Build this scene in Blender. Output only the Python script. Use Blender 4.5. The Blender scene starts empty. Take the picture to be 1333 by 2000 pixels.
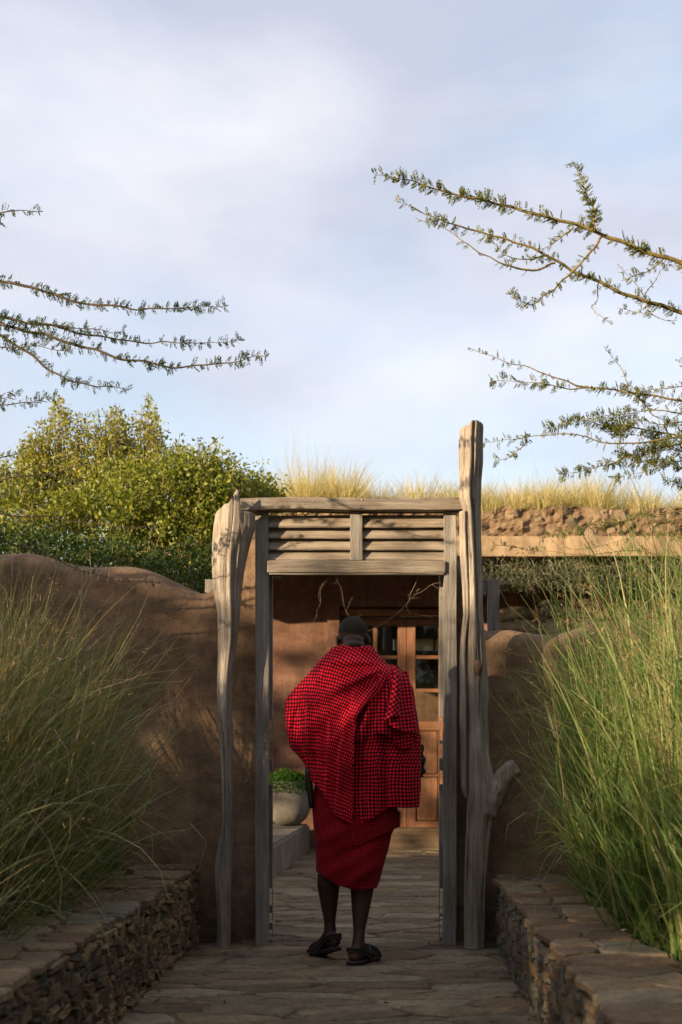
import bpy, bmesh, math, random
import numpy as np
from mathutils import Vector, Matrix, noise as mnoise

R = math.radians
sc = bpy.context.scene
COL = sc.collection

# ------------------------------------------------------------------ camera
CAM_H, FPX, HOR = 1.14, 2777.78, 1440.0     # eye height, focal length in photo pixels, horizon row
cam_data = bpy.data.cameras.new('camera')
cam = bpy.data.objects.new('camera', cam_data)
COL.objects.link(cam)
cam.location = (0, 0, CAM_H)
cam.rotation_euler = (R(90), 0, 0)
cam_data.lens = 50
cam_data.sensor_width = 36
cam_data.shift_y = (HOR - 1000) / 2000
cam_data.clip_end = 3000
cam_data.dof.use_dof = True
cam_data.dof.focus_distance = 7.5
cam_data.dof.aperture_fstop = 3.6
sc.camera = cam

# ------------------------------------------------------------------ sun direction
SUN_AZ, SUN_EL = R(53), R(15)               # azimuth: how far left of straight-behind-the-camera
SUN = Vector((-math.sin(SUN_AZ) * math.cos(SUN_EL), -math.cos(SUN_AZ) * math.cos(SUN_EL), math.sin(SUN_EL)))

# ------------------------------------------------------------------ sky
world = bpy.data.worlds.new('World')
sc.world = world
world.use_nodes = True
wt = world.node_tree
wt.nodes.clear()
def wn(t, **k):
    n = wt.nodes.new(t)
    for a, b in k.items():
        setattr(n, a, b)
    return n
w_out = wn('ShaderNodeOutputWorld')
w_bg = wn('ShaderNodeBackground')
w_bg.inputs['Strength'].default_value = 0.067
w_sky = wn('ShaderNodeTexSky', sky_type='NISHITA')
w_sky.sun_disc = False
w_sky.sun_elevation = SUN_EL
w_sky.sun_rotation = math.atan2(SUN.x, SUN.y)
w_sky.air_density = 1.0
w_sky.dust_density = 1.2
w_sky.ozone_density = 1.6
w_tc = wn('ShaderNodeTexCoord')
w_map = wn('ShaderNodeMapping')
w_map.inputs['Scale'].default_value = (1.0, 1.0, 2.1)
w_map.inputs['Location'].default_value = (0.35, 0.2, 0.72)
w_n1 = wn('ShaderNodeTexNoise')
w_n1.inputs['Scale'].default_value = 3.1
w_n1.inputs['Detail'].default_value = 6
w_n1.inputs['Roughness'].default_value = 0.52
w_n1.inputs['Distortion'].default_value = 0.25
w_r1 = wn('ShaderNodeValToRGB')
w_r1.color_ramp.elements[0].position = 0.40
w_r1.color_ramp.elements[0].color = (0.58, 0.58, 0.58, 1)
w_r1.color_ramp.elements[1].position = 0.58
w_r1.color_ramp.elements[1].color = (0.97, 0.97, 0.97, 1)
w_n2 = wn('ShaderNodeTexNoise')
w_n2.inputs['Scale'].default_value = 3.4
w_n2.inputs['Detail'].default_value = 7
w_r2 = wn('ShaderNodeValToRGB')
w_r2.color_ramp.elements[0].position = 0.35
w_r2.color_ramp.elements[0].color = (4.15, 4.4, 5.35, 1)
w_r2.color_ramp.elements[1].position = 0.66
w_r2.color_ramp.elements[1].color = (6.5, 6.45, 6.95, 1)
w_mix = wn('ShaderNodeMix', data_type='RGBA')
w_gain = wn('ShaderNodeMix', data_type='RGBA', blend_type='MULTIPLY')
w_gain.inputs[0].default_value = 1.0
w_gain.inputs[7].default_value = (2.2, 2.05, 1.9, 1)
L = wt.links.new
L(w_tc.outputs['Generated'], w_map.inputs['Vector'])
L(w_map.outputs['Vector'], w_n1.inputs['Vector'])
L(w_map.outputs['Vector'], w_n2.inputs['Vector'])
L(w_n1.outputs['Fac'], w_r1.inputs['Fac'])
L(w_n2.outputs['Fac'], w_r2.inputs['Fac'])
L(w_sky.outputs['Color'], w_gain.inputs[6])
L(w_r1.outputs['Color'], w_mix.inputs[0])
L(w_gain.outputs[2], w_mix.inputs[6])
L(w_r2.outputs['Color'], w_mix.inputs[7])
L(w_mix.outputs[2], w_bg.inputs['Color'])
L(w_bg.outputs[0], w_out.inputs['Surface'])

# ------------------------------------------------------------------ sun lamp
sun_data = bpy.data.lights.new('sun', 'SUN')
sun_data.energy = 5.0
sun_data.angle = R(0.53)
sun_data.color = (1.0, 0.77, 0.50)
sun = bpy.data.objects.new('sun', sun_data)
COL.objects.link(sun)
sun.rotation_euler = (-SUN).to_track_quat('-Z', 'Y').to_euler()
sun.location = (-20, -15, 12)

sc.view_settings.view_transform = 'Standard'
sc.view_settings.look = 'None'
sc.view_settings.gamma = 1
sc.view_settings.exposure = 1.15

# ================================================================== helpers
def P(px, py, Y):
    """a point of the place at distance Y, from where it shows in the photograph"""
    return Vector(((px - 666.5) / FPX * Y, Y, CAM_H - (py - HOR) / FPX * Y))

def tag(o, label=None, cat=None, group=None, kind=None):
    if label: o['label'] = label
    if cat: o['category'] = cat
    if group: o['group'] = group
    if kind: o['kind'] = kind
    return o

def link(o, parent=None):
    COL.objects.link(o)
    if parent is not None:
        o.parent = parent
        o.matrix_parent_inverse = ORIGIN[parent.name].copy() if parent.name in ORIGIN else Matrix.Identity(4)
    return o

ORIGIN = {}
def thing(name, label, cat, loc=(0, 0, 0), group=None, kind=None):
    e = bpy.data.objects.new(name, None)
    e.empty_display_size = 0.2
    COL.objects.link(e)
    e.location = loc
    ORIGIN[e.name] = Matrix.Translation(-Vector(loc))
    tag(e, label, cat, group, kind)
    return e

def smooth(me, flag=True):
    me.polygons.foreach_set('use_smooth', [flag] * len(me.polygons))

def from_bm(name, bm, mat, parent=None, sm=False):
    me = bpy.data.meshes.new(name)
    bm.normal_update()
    bm.to_mesh(me)
    bm.free()
    if sm: smooth(me)
    me.materials.append(mat)
    return link(bpy.data.objects.new(name, me), parent)

def from_py(name, v, f, mat, parent=None, sm=False, uv=None):
    me = bpy.data.meshes.new(name)
    me.from_pydata([tuple(p) for p in v], [], f)
    if uv is not None:
        lay = me.uv_layers.new(name='UVMap')
        for l in me.loops:
            lay.data[l.index].uv = uv[l.vertex_index]
    if sm: smooth(me)
    me.materials.append(mat)
    me.update()
    return link(bpy.data.objects.new(name, me), parent)

def fast(name, v, f, mat, parent=None, sm=False):
    """v (N,3), f (M,k) numpy arrays -> object"""
    v = np.ascontiguousarray(v, np.float32).reshape(-1, 3)
    f = np.ascontiguousarray(f, np.int32)
    k = f.shape[1]
    me = bpy.data.meshes.new(name)
    me.vertices.add(len(v)); me.vertices.foreach_set('co', v.ravel())
    me.loops.add(f.size); me.loops.foreach_set('vertex_index', f.ravel())
    me.polygons.add(len(f))
    me.polygons.foreach_set('loop_start', np.arange(0, f.size, k, dtype=np.int32))
    me.polygons.foreach_set('loop_total', np.full(len(f), k, np.int32))
    me.update(calc_edges=True)
    me.validate()
    if sm: smooth(me)
    me.materials.append(mat)
    return link(bpy.data.objects.new(name, me), parent)

def nz(x, y=0.0, z=0.0):
    return mnoise.noise(Vector((x, y, z)))

def interp(tab, x, col=1):
    xs = [r[0] for r in tab]; ys = [r[col] for r in tab]
    return float(np.interp(x, xs, ys))

def plank(name, x0, x1, y0, y1, z0, z1, mat, parent=None, bev=0.004, wob=0.0015, cuts=10, seed=0, frq=5.0):
    """a sawn board: bevelled box, cut along its length and slightly uneven"""
    bm = bmesh.new()
    bmesh.ops.create_cube(bm, size=1)
    sx, sy, sz = x1 - x0, y1 - y0, z1 - z0
    for v in bm.verts:
        v.co = Vector((x0 + (v.co.x + .5) * sx, y0 + (v.co.y + .5) * sy, z0 + (v.co.z + .5) * sz))
    bmesh.ops.bevel(bm, geom=bm.edges[:], offset=bev, segments=2, affect='EDGES', profile=0.6)
    ax = max(range(3), key=lambda i: (sx, sy, sz)[i])
    n = Vector([1 if i == ax else 0 for i in range(3)])
    lo, ln = (x0, y0, z0)[ax], (sx, sy, sz)[ax]
    for i in range(1, cuts):
        c = Vector((0, 0, 0)); c[ax] = lo + ln * i / cuts
        bmesh.ops.bisect_plane(bm, geom=bm.verts[:] + bm.edges[:] + bm.faces[:], plane_co=c, plane_no=n)
    for v in bm.verts:
        p = v.co * frq
        v.co += Vector((nz(p.x + seed, p.y, p.z), nz(p.x, p.y + seed + 9, p.z), nz(p.x, p.y, p.z + seed + 21))) * wob * 2
    return from_bm(name, bm, mat, parent)

def tube_arrays(path, radii, sides=8, rough=0.0, seed=0, cap=True):
    """swept tube along points -> (verts, quads/tris as lists)"""
    v, f = [], []
    n = len(path)
    ref = Vector((0.13, 0.31, 0.94))
    for i, p in enumerate(path):
        t = (path[min(i + 1, n - 1)] - path[max(i - 1, 0)])
        if t.length < 1e-9: t = Vector((0, 0, 1))
        t.normalize()
        a = t.cross(ref)
        if a.length < 0.05: a = t.cross(Vector((1, 0, 0)))
        a.normalize(); b = t.cross(a)
        for s in range(sides):
            th = 2 * math.pi * s / sides
            r = radii[i]
            if rough: r *= 1 + rough * nz(p.x * 9 + seed + math.cos(th) * 1.3, p.y * 9 + math.sin(th) * 1.3, p.z * 9)
            v.append(p + (a * math.cos(th) + b * math.sin(th)) * r)
    for i in range(n - 1):
        for s in range(sides):
            s2 = (s + 1) % sides
            f.append((i * sides + s, i * sides + s2, (i + 1) * sides + s2, (i + 1) * sides + s))
    if cap:
        f.append(tuple(reversed(range(sides))))
        f.append(tuple(range((n - 1) * sides, n * sides)))
    return v, f

class MB:
    def __init__(s): s.v, s.f = [], []
    def add(s, v, f):
        o = len(s.v); s.v += list(v); s.f += [tuple(i + o for i in q) for q in f]
    def tube(s, path, radii, **k): s.add(*tube_arrays(path, radii, **k))
    def obj(s, name, mat, parent=None, sm=True): return from_py(name, s.v, s.f, mat, parent, sm)

def catmull(pts, per=6):
    pts = [Vector(p) for p in pts]
    out = []
    for i in range(len(pts) - 1):
        p0 = pts[max(i - 1, 0)]; p1 = pts[i]; p2 = pts[i + 1]; p3 = pts[min(i + 2, len(pts) - 1)]
        for k in range(per):
            t = k / per
            out.append(0.5 * ((2 * p1) + (p2 - p0) * t + (2 * p0 - 5 * p1 + 4 * p2 - p3) * t * t + (3 * p1 - p0 - 3 * p2 + p3) * t ** 3))
    out.append(pts[-1])
    return out

def unit(a):
    return a / np.maximum(np.linalg.norm(a, axis=-1, keepdims=True), 1e-9)

def leaf_mesh(pos, size, rs, aspect=0.45, dirs=None, fold=0.25):
    """pos (N,3), size (N,) -> 4-vert folded leaves, two triangles each"""
    n = len(pos)
    d = unit(rs.normal(size=(n, 3))) if dirs is None else unit(dirs)
    s = unit(np.cross(d, rs.normal(size=(n, 3))))
    up = np.cross(s, d)
    L_ = size[:, None]; W = L_ * aspect
    v = np.empty((n, 4, 3))
    v[:, 0] = pos
    v[:, 1] = pos + d * L_ * .45 + s * W * .5 + up * L_ * fold * .4
    v[:, 2] = pos + d * L_
    v[:, 3] = pos + d * L_ * .45 - s * W * .5 + up * L_ * fold * .4
    b = (np.arange(n) * 4)[:, None]
    f = np.concatenate([b + np.array([0, 1, 2]), b + np.array([0, 2, 3])], 1).reshape(-1, 3)
    return v.reshape(-1, 3), f

def blades(base, az, th0, bend, length, width, rs, K=6, power=1.6, side_jit=0.5, snap=0.0):
    """grass blades: arrays (N,...) -> verts, quads"""
    n = len(base)
    t = np.linspace(0, 1, K + 1)
    th = th0[:, None] + bend[:, None] * t[None] ** power
    # snapped blades: a sudden fold part-way up
    hit = (rs.uniform(size=(n, 1)) < snap); at = rs.uniform(.4, .85, (n, 1))
    th = th + hit * (t[None] > at) * rs.uniform(.5, 1.7, (n, 1))
    mid = (th[:, 1:] + th[:, :-1]) / 2
    seg = (length / K)[:, None]
    hz = np.concatenate([np.zeros((n, 1)), np.cumsum(np.sin(mid) * seg, 1)], 1)
    vt = np.concatenate([np.zeros((n, 1)), np.cumsum(np.cos(mid) * seg, 1)], 1)
    azj = az[:, None] + (rs.normal(size=(n, 1)) * side_jit) * t[None] ** 2
    c = np.stack([base[:, 0:1] + hz * np.cos(azj), base[:, 1:2] + hz * np.sin(azj), base[:, 2:3] + vt], -1)
    tw = rs.uniform(-1.2, 1.2, (n, 1)) + az[:, None] + math.pi / 2
    sd = np.stack([np.cos(tw), np.sin(tw), rs.normal(size=(n, 1)) * .25], -1)
    w = (width[:, None] * np.clip((1 - t[None]) * 1.6, 0.06, 1) ** .8)[..., None] * .5
    v = np.stack([c - sd * w, c + sd * w], 2).reshape(-1, 3)
    b = (np.arange(n) * (K + 1) * 2)[:, None, None]
    k = (np.arange(K) * 2)[None, :, None]
    f = (b + k + np.array([0, 1, 3, 2])[None, None]).reshape(-1, 4)
    return v, f, c

# ================================================================== materials
def mat(name):
    m = bpy.data.materials.new(name)
    m.use_nodes = True
    nt = m.node_tree
    return m, nt, nt.nodes['Principled BSDF']

def nd(nt, t, inputs=None, **k):
    n = nt.nodes.new(t)
    for a, b in k.items(): setattr(n, a, b)
    for a, b in (inputs or {}).items(): n.inputs[a].default_value = b
    return n

def ramp(nt, fac, stops):
    r = nt.nodes.new('ShaderNodeValToRGB')
    e = r.color_ramp.elements
    while len(e) < len(stops): e.new(0.5)
    for el, (p, c) in zip(e, stops):
        el.position = p; el.color = (*c, 1) if len(c) == 3 else c
    nt.links.new(fac, r.inputs['Fac'])
    return r

def coords(nt, kind='Object', scale=(1, 1, 1), rand=0.0):
    tc = nd(nt, 'ShaderNodeTexCoord')
    mp = nd(nt, 'ShaderNodeMapping', {'Scale': scale})
    nt.links.new(tc.outputs[kind], mp.inputs['Vector'])
    if rand:
        oi = nd(nt, 'ShaderNodeObjectInfo')
        ml = nd(nt, 'ShaderNodeMath', {1: rand}, operation='MULTIPLY')
        cb = nd(nt, 'ShaderNodeCombineXYZ')
        nt.links.new(oi.outputs['Random'], ml.inputs[0])
        for i in range(3): nt.links.new(ml.outputs[0], cb.inputs[i])
        nt.links.new(cb.outputs[0], mp.inputs['Location'])
    return mp.outputs['Vector']

def tnoise(nt, vec, scale, detail=4, rough=0.55, dist=0.0):
    n = nd(nt, 'ShaderNodeTexNoise', {'Scale': scale, 'Detail': detail, 'Roughness': rough, 'Distortion': dist})
    nt.links.new(vec, n.inputs['Vector'])
    return n.outputs['Fac']

def mixc(nt, fac, a, b, blend='MIX'):
    m = nd(nt, 'ShaderNodeMix', data_type='RGBA', blend_type=blend)
    for sock, val in ((0, fac), (6, a), (7, b)):
        if hasattr(val, 'links'): nt.links.new(val, m.inputs[sock])
        elif sock == 0: m.inputs[0].default_value = val
        else: m.inputs[sock].default_value = (*val, 1)
    return m.outputs[2]

def bump(nt, bs, h, strength=0.4, dist=0.01, prev=None):
    b = nd(nt, 'ShaderNodeBump', {'Strength': strength, 'Distance': dist})
    nt.links.new(h, b.inputs['Height'])
    if prev is not None: nt.links.new(prev, b.inputs['Normal'])
    nt.links.new(b.outputs[0], bs.inputs['Normal'])
    return b.outputs[0]

def wood_mat(name, dark, mid, light, axis='Z', rough=0.8, crack=0.5, spec=0.2):
    m, nt, bs = mat(name)
    s = {'Z': (22, 22, 1.1), 'X': (1.1, 22, 22)}[axis]
    v = coords(nt, 'Object', s, 40)
    v2 = coords(nt, 'Object', (1, 1, 1), 40)
    g = tnoise(nt, v, 2.2, 8, 0.68, 0.6)
    big = tnoise(nt, v2, 3.2, 4, 0.6)
    fine = tnoise(nt, v, 9.0, 5, 0.7, 0.3)
    c = ramp(nt, g, [(0.28, dark), (0.5, mid), (0.74, light)]).outputs[0]
    stain = ramp(nt, big, [(0.3, (0.55, 0.5, 0.46)), (0.62, (1, 1, 1))]).outputs[0]
    c = mixc(nt, 0.75, c, stain, 'MULTIPLY')
    cr = ramp(nt, fine, [(0.33, (0.12, 0.10, 0.09)), (0.43, (1, 1, 1))]).outputs[0]
    c = mixc(nt, crack, c, cr, 'MULTIPLY')
    nt.links.new(c, bs.inputs['Base Color'])
    bs.inputs['Roughness'].default_value = rough
    bs.inputs['Specular IOR Level'].default_value = spec
    h = nd(nt, 'ShaderNodeMath', operation='ADD')
    nt.links.new(g, h.inputs[0]); nt.links.new(fine, h.inputs[1])
    bump(nt, bs, h.outputs[0], 0.8, 0.008)
    return m

def earth_mat(name, c0, c1, c2, scale=1.6, bstr=0.5, bdist=0.012, rough=0.95, space='Object', streak=True, cracks=False):
    m, nt, bs = mat(name)
    v = coords(nt, space)
    a = tnoise(nt, v, scale, 6, 0.6, 0.3)
    b = tnoise(nt, v, scale * 9, 6, 0.65)
    c = tnoise(nt, v, scale * 55, 3, 0.6)
    col = ramp(nt, a, [(0.3, c0), (0.52, c1), (0.72, c2)]).outputs[0]
    sp = ramp(nt, b, [(0.34, (0.72, 0.7, 0.68)), (0.6, (1.05, 1.04, 1.02))]).outputs[0]
    col = mixc(nt, 0.8, col, sp, 'MULTIPLY')
    if streak:
        vs = coords(nt, space, (9, 9, 0.7))
        st = ramp(nt, tnoise(nt, vs, 1.3, 4, 0.6), [(0.36, (0.72, 0.7, 0.7)), (0.55, (1, 1, 1))]).outputs[0]
        col = mixc(nt, 0.55, col, st, 'MULTIPLY')
    ck = None
    if cracks:
        # hairline shrinkage cracks in patches, trowel sweeps, soil splashed along the foot
        wv = nd(nt, 'ShaderNodeVectorMath', operation='ADD')
        nt.links.new(v, wv.inputs[0])
        dn = nd(nt, 'ShaderNodeTexNoise', {'Scale': 6.0, 'Detail': 3})
        nt.links.new(v, dn.inputs['Vector'])
        ds = nd(nt, 'ShaderNodeVectorMath', operation='SCALE'); ds.inputs['Scale'].default_value = .22
        nt.links.new(dn.outputs['Color'], ds.inputs[0]); nt.links.new(ds.outputs[0], wv.inputs[1])
        vo = nd(nt, 'ShaderNodeTexVoronoi', {'Scale': 3.2}, feature='DISTANCE_TO_EDGE')
        nt.links.new(wv.outputs[0], vo.inputs['Vector'])
        line = ramp(nt, vo.outputs['Distance'], [(0.0, (0, 0, 0)), (0.012, (1, 1, 1))]).outputs[0]
        patch_ = ramp(nt, tnoise(nt, v, 1.1, 3), [(0.44, (1, 1, 1)), (0.54, (0, 0, 0))]).outputs[0]
        ck = mixc(nt, 1.0, line, patch_, 'LIGHTEN')
        col = mixc(nt, 0.22, col, ck, 'MULTIPLY')
        tv_ = coords(nt, space, (2.2, 2.2, 7.0))
        tw = ramp(nt, tnoise(nt, tv_, 1.7, 5, 0.6, 1.2), [(0.35, (0.80, 0.78, 0.76)), (0.6, (1.1, 1.08, 1.06))]).outputs[0]
        col = mixc(nt, 0.7, col, tw, 'MULTIPLY')
        sz = nd(nt, 'ShaderNodeSeparateXYZ'); nt.links.new(v, sz.inputs[0])
        sh_ = nd(nt, 'ShaderNodeMath', {1: 0.45}, operation='MULTIPLY_ADD'); sh_.inputs[1].default_value = .5
        nt.links.new(b, sh_.inputs[0]); nt.links.new(sz.outputs['Z'], sh_.inputs[2])
        ft = ramp(nt, sh_.outputs[0], [(0.30, (0.62, 0.60, 0.56)), (0.55, (1, 1, 1))]).outputs[0]
        col = mixc(nt, 0.8, col, ft, 'MULTIPLY')
    nt.links.new(col, bs.inputs['Base Color'])
    bs.inputs['Roughness'].default_value = rough
    bs.inputs['Specular IOR Level'].default_value = 0.15
    p = bump(nt, bs, b, bstr, bdist)
    p = bump(nt, bs, c, bstr * .7, bdist * .25, p)
    if ck is not None: bump(nt, bs, ck, .2, .004, p)
    return m

def stone_mat(name, cols, scale=6, bstr=0.6, bdist=0.008, layered=False):
    """cols: colours picked piece by piece"""
    m, nt, bs = mat(name)
    oi = nd(nt, 'ShaderNodeObjectInfo')
    n = len(cols)
    base = ramp(nt, oi.outputs['Random'], [(i / n, c) for i, c in enumerate(cols)])
    base.color_ramp.interpolation = 'CONSTANT'
    v = coords(nt, 'Object', (1, 1, 1), 30)
    a = tnoise(nt, v, scale, 6, 0.62, 0.4)
    b = tnoise(nt, v, scale * 7, 6, 0.7)
    var = ramp(nt, a, [(0.3, (0.58, 0.56, 0.55)), (0.55, (1, 1, 1)), (0.75, (1.25, 1.2, 1.1))]).outputs[0]
    c = mixc(nt, 1.0, base.outputs[0], var, 'MULTIPLY')
    sp = ramp(nt, b, [(0.36, (0.6, 0.6, 0.6)), (0.52, (1, 1, 1)), (0.7, (1.2, 1.18, 1.12))]).outputs[0]
    c = mixc(nt, 0.9, c, sp, 'MULTIPLY')
    nt.links.new(c, bs.inputs['Base Color'])
    bs.inputs['Roughness'].default_value = 0.88
    bs.inputs['Specular IOR Level'].default_value = 0.25
    p = bump(nt, bs, a, bstr, bdist)
    bump(nt, bs, b, bstr, bdist * .35, p)
    return m

def leaf_mat(name, cols, trans=0.35, rough=0.55, spec=0.25):
    """foliage: colour differs leaf by leaf"""
    m, nt, bs = mat(name)
    g = nd(nt, 'ShaderNodeNewGeometry')
    n = len(cols)
    c = ramp(nt, g.outputs['Random Per Island'], [(i / max(n - 1, 1), c_) for i, c_ in enumerate(cols)]).outputs[0]
    nt.links.new(c, bs.inputs['Base Color'])
    bs.inputs['Roughness'].default_value = rough
    bs.inputs['Specular IOR Level'].default_value = spec
    tr = nd(nt, 'ShaderNodeBsdfTranslucent')
    br = mixc(nt, 1.0, c, (1.3, 1.25, 0.6), 'MULTIPLY')
    nt.links.new(br, tr.inputs['Color'])
    mx = nd(nt, 'ShaderNodeMixShader', {0: trans})
    out = nt.nodes['Material Output']
    nt.links.new(bs.outputs[0], mx.inputs[1]); nt.links.new(tr.outputs[0], mx.inputs[2])
    nt.links.new(mx.outputs[0], out.inputs['Surface'])
    return m

def plain(name, col, rough=0.7, spec=0.3, bscale=0, bstr=0.3, bdist=0.003, var=0.0):
    m, nt, bs = mat(name)
    bs.inputs['Base Color'].default_value = (*col, 1)
    bs.inputs['Roughness'].default_value = rough
    bs.inputs['Specular IOR Level'].default_value = spec
    if bscale:
        f = tnoise(nt, coords(nt), bscale, 5, 0.6)
        bump(nt, bs, f, bstr, bdist)
        if var:
            k = ramp(nt, f, [(0.3, tuple(c * (1 - var) for c in col)), (0.7, tuple(c * (1 + var) for c in col))]).outputs[0]
            nt.links.new(k, bs.inputs['Base Color'])
    return m

M = {}
M['log'] = wood_mat('log_wood', (0.15, 0.128, 0.102), (0.37, 0.32, 0.262), (0.58, 0.52, 0.44), crack=0.7)
M['jamb'] = wood_mat('jamb_wood', (0.16, 0.148, 0.132), (0.285, 0.265, 0.235), (0.42, 0.395, 0.355), crack=0.4)
M['beam'] = wood_mat('beam_wood', (0.12, 0.105, 0.088), (0.26, 0.225, 0.185), (0.42, 0.37, 0.31), axis='X', crack=0.5)
M['slat'] = wood_mat('slat_wood', (0.16, 0.132, 0.102), (0.31, 0.258, 0.20), (0.46, 0.39, 0.305), axis='X', crack=0.3)
M['knot'] = wood_mat('knot_wood', (0.08, 0.05, 0.03), (0.19, 0.12, 0.07), (0.30, 0.20, 0.12))
M['doorwood'] = wood_mat('door_wood', (0.17, 0.066, 0.026), (0.28, 0.12, 0.048), (0.38, 0.18, 0.078), crack=0.2, rough=0.5, spec=0.4)
M['doorwood_x'] = wood_mat('door_wood_rail', (0.17, 0.066, 0.026), (0.28, 0.12, 0.048), (0.38, 0.18, 0.078), axis='X', crack=0.2, rough=0.5, spec=0.4)
M['sill'] = wood_mat('sill_wood', (0.10, 0.066, 0.038), (0.17, 0.118, 0.072), (0.24, 0.175, 0.115), axis='X', crack=0.2)
M['adobe'] = earth_mat('adobe', (0.16, 0.104, 0.066), (0.23, 0.155, 0.10), (0.30, 0.21, 0.138), 1.4, 0.75, 0.018, cracks=True)
M['house_plaster'] = earth_mat('house_plaster', (0.15, 0.082, 0.056), (0.21, 0.118, 0.082), (0.27, 0.16, 0.114), 1.1, 0.7, 0.014, cracks=True)
M['fascia'] = earth_mat('fascia_plaster', (0.29, 0.205, 0.12), (0.36, 0.262, 0.16), (0.42, 0.31, 0.20), 1.2, 0.3, 0.01)
M['sod'] = earth_mat('sod_earth', (0.13, 0.085, 0.05), (0.27, 0.185, 0.11), (0.42, 0.31, 0.19), 7.0, 0.9, 0.03, streak=False)
M['soil'] = earth_mat('soil', (0.05, 0.035, 0.024), (0.085, 0.06, 0.04), (0.12, 0.088, 0.058), 3.0, 0.8, 0.03, streak=False)
M['ground'] = earth_mat('dry_ground', (0.15, 0.105, 0.062), (0.21, 0.155, 0.095), (0.27, 0.205, 0.13), 0.5, 0.6, 0.03, streak=False)
M['mortar'] = earth_mat('joint_mortar', (0.12, 0.09, 0.058), (0.165, 0.128, 0.084), (0.205, 0.162, 0.110), 4.0, 0.8, 0.012, streak=False)
M['wallcore'] = earth_mat('wall_core', (0.05, 0.037, 0.027), (0.075, 0.056, 0.041), (0.10, 0.076, 0.056), 9.0, 0.9, 0.02, streak=False)
M['concrete'] = earth_mat('bench_plaster', (0.17, 0.145, 0.115), (0.24, 0.205, 0.165), (0.30, 0.26, 0.21), 2.6, 0.5, 0.01)
M['pot'] = earth_mat('pot_concrete', (0.15, 0.132, 0.108), (0.20, 0.18, 0.15), (0.245, 0.222, 0.188), 4.0, 0.35, 0.006, streak=False)
M['flag'] = stone_mat('flagstone', [(0.165, 0.122, 0.078), (0.235, 0.172, 0.104), (0.165, 0.124, 0.077), (0.23, 0.175, 0.110), (0.19, 0.146, 0.093), (0.205, 0.142, 0.083), (0.26, 0.212, 0.139), (0.175, 0.138, 0.090)], 5, 0.8, 0.01)
M['rubble'] = stone_mat('rubble_stone', [(0.23, 0.172, 0.103), (0.16, 0.135, 0.096), (0.28, 0.195, 0.105), (0.145, 0.128, 0.096), (0.245, 0.18, 0.112), (0.32, 0.25, 0.150), (0.19, 0.13, 0.077), (0.24, 0.218, 0.163), (0.175, 0.148, 0.103), (0.27, 0.162, 0.082)], 14, 0.9, 0.012)
M['cap'] = stone_mat('cap_stone', [(0.215, 0.148, 0.090), (0.18, 0.12, 0.073), (0.24, 0.185, 0.120), (0.20, 0.165, 0.114), (0.17, 0.105, 0.062), (0.235, 0.162, 0.095)], 6, 0.8, 0.009)
M['rock'] = stone_mat('roof_rock', [(0.30, 0.22, 0.14), (0.24, 0.17, 0.11), (0.36, 0.27, 0.18), (0.20, 0.15, 0.10), (0.40, 0.29, 0.17)], 9, 0.9, 0.015)
M['grass'] = leaf_mat('grass_blade', [(0.045, 0.095, 0.022), (0.12, 0.19, 0.048), (0.065, 0.125, 0.03), (0.22, 0.29, 0.09), (0.10, 0.165, 0.042), (0.28, 0.30, 0.12), (0.48, 0.42, 0.23)], 0.4, 0.45)
M['grass_l'] = leaf_mat('grass_blade_dull', [(0.075, 0.11, 0.035), (0.15, 0.19, 0.065), (0.105, 0.145, 0.05), (0.24, 0.25, 0.11), (0.16, 0.185, 0.075), (0.34, 0.29, 0.16), (0.44, 0.35, 0.21)], 0.35, 0.5)
M['seed'] = leaf_mat('seed_head', [(0.17, 0.10, 0.055), (0.26, 0.175, 0.10), (0.42, 0.33, 0.20)], 0.3, 0.7)
M['drygrass'] = leaf_mat('dry_grass', [(0.44, 0.36, 0.17), (0.56, 0.47, 0.25), (0.36, 0.34, 0.14), (0.66, 0.57, 0.34), (0.42, 0.33, 0.16), (0.27, 0.29, 0.10)], 0.45, 0.6)
M['shrub'] = leaf_mat('shrub_leaf', [(0.09, 0.125, 0.018), (0.17, 0.20, 0.028), (0.26, 0.27, 0.04), (0.12, 0.16, 0.026), (0.36, 0.35, 0.065)], 0.45, 0.42, 0.4)
M['shrub_y'] = leaf_mat('young_shrub_leaf', [(0.18, 0.20, 0.032), (0.28, 0.285, 0.05), (0.35, 0.33, 0.07), (0.13, 0.17, 0.03), (0.42, 0.34, 0.10)], 0.42, 0.5)
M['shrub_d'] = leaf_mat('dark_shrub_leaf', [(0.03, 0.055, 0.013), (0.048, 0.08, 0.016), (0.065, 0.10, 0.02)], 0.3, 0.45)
M['acacia'] = leaf_mat('acacia_leaf', [(0.030, 0.052, 0.018), (0.046, 0.072, 0.022), (0.07, 0.098, 0.026), (0.036, 0.062, 0.022)], 0.2, 0.55)
M['acacia_y'] = leaf_mat('acacia_leaf_light', [(0.075, 0.10, 0.024), (0.125, 0.145, 0.03), (0.175, 0.18, 0.038), (0.10, 0.12, 0.028)], 0.3, 0.55)
M['herb'] = leaf_mat('herb_leaf', [(0.035, 0.10, 0.012), (0.06, 0.15, 0.016), (0.085, 0.19, 0.025)], 0.35, 0.45)
M['bark_l'] = wood_mat('acacia_bark', (0.045, 0.034, 0.022), (0.085, 0.066, 0.040), (0.14, 0.11, 0.062), crack=0.4)
M['bark_r'] = wood_mat('acacia_bark_yellow', (0.15, 0.11, 0.04), (0.26, 0.20, 0.075), (0.36, 0.29, 0.12), crack=0.35)
M['thorn'] = plain('thorn', (0.38, 0.34, 0.25), 0.5)
M['stem'] = plain('shrub_stem', (0.16, 0.12, 0.06), 0.8, 0.2, 60, 0.5)
M['strand'] = plain('dry_strand', (0.22, 0.17, 0.115), 0.8, 0.2)
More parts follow.
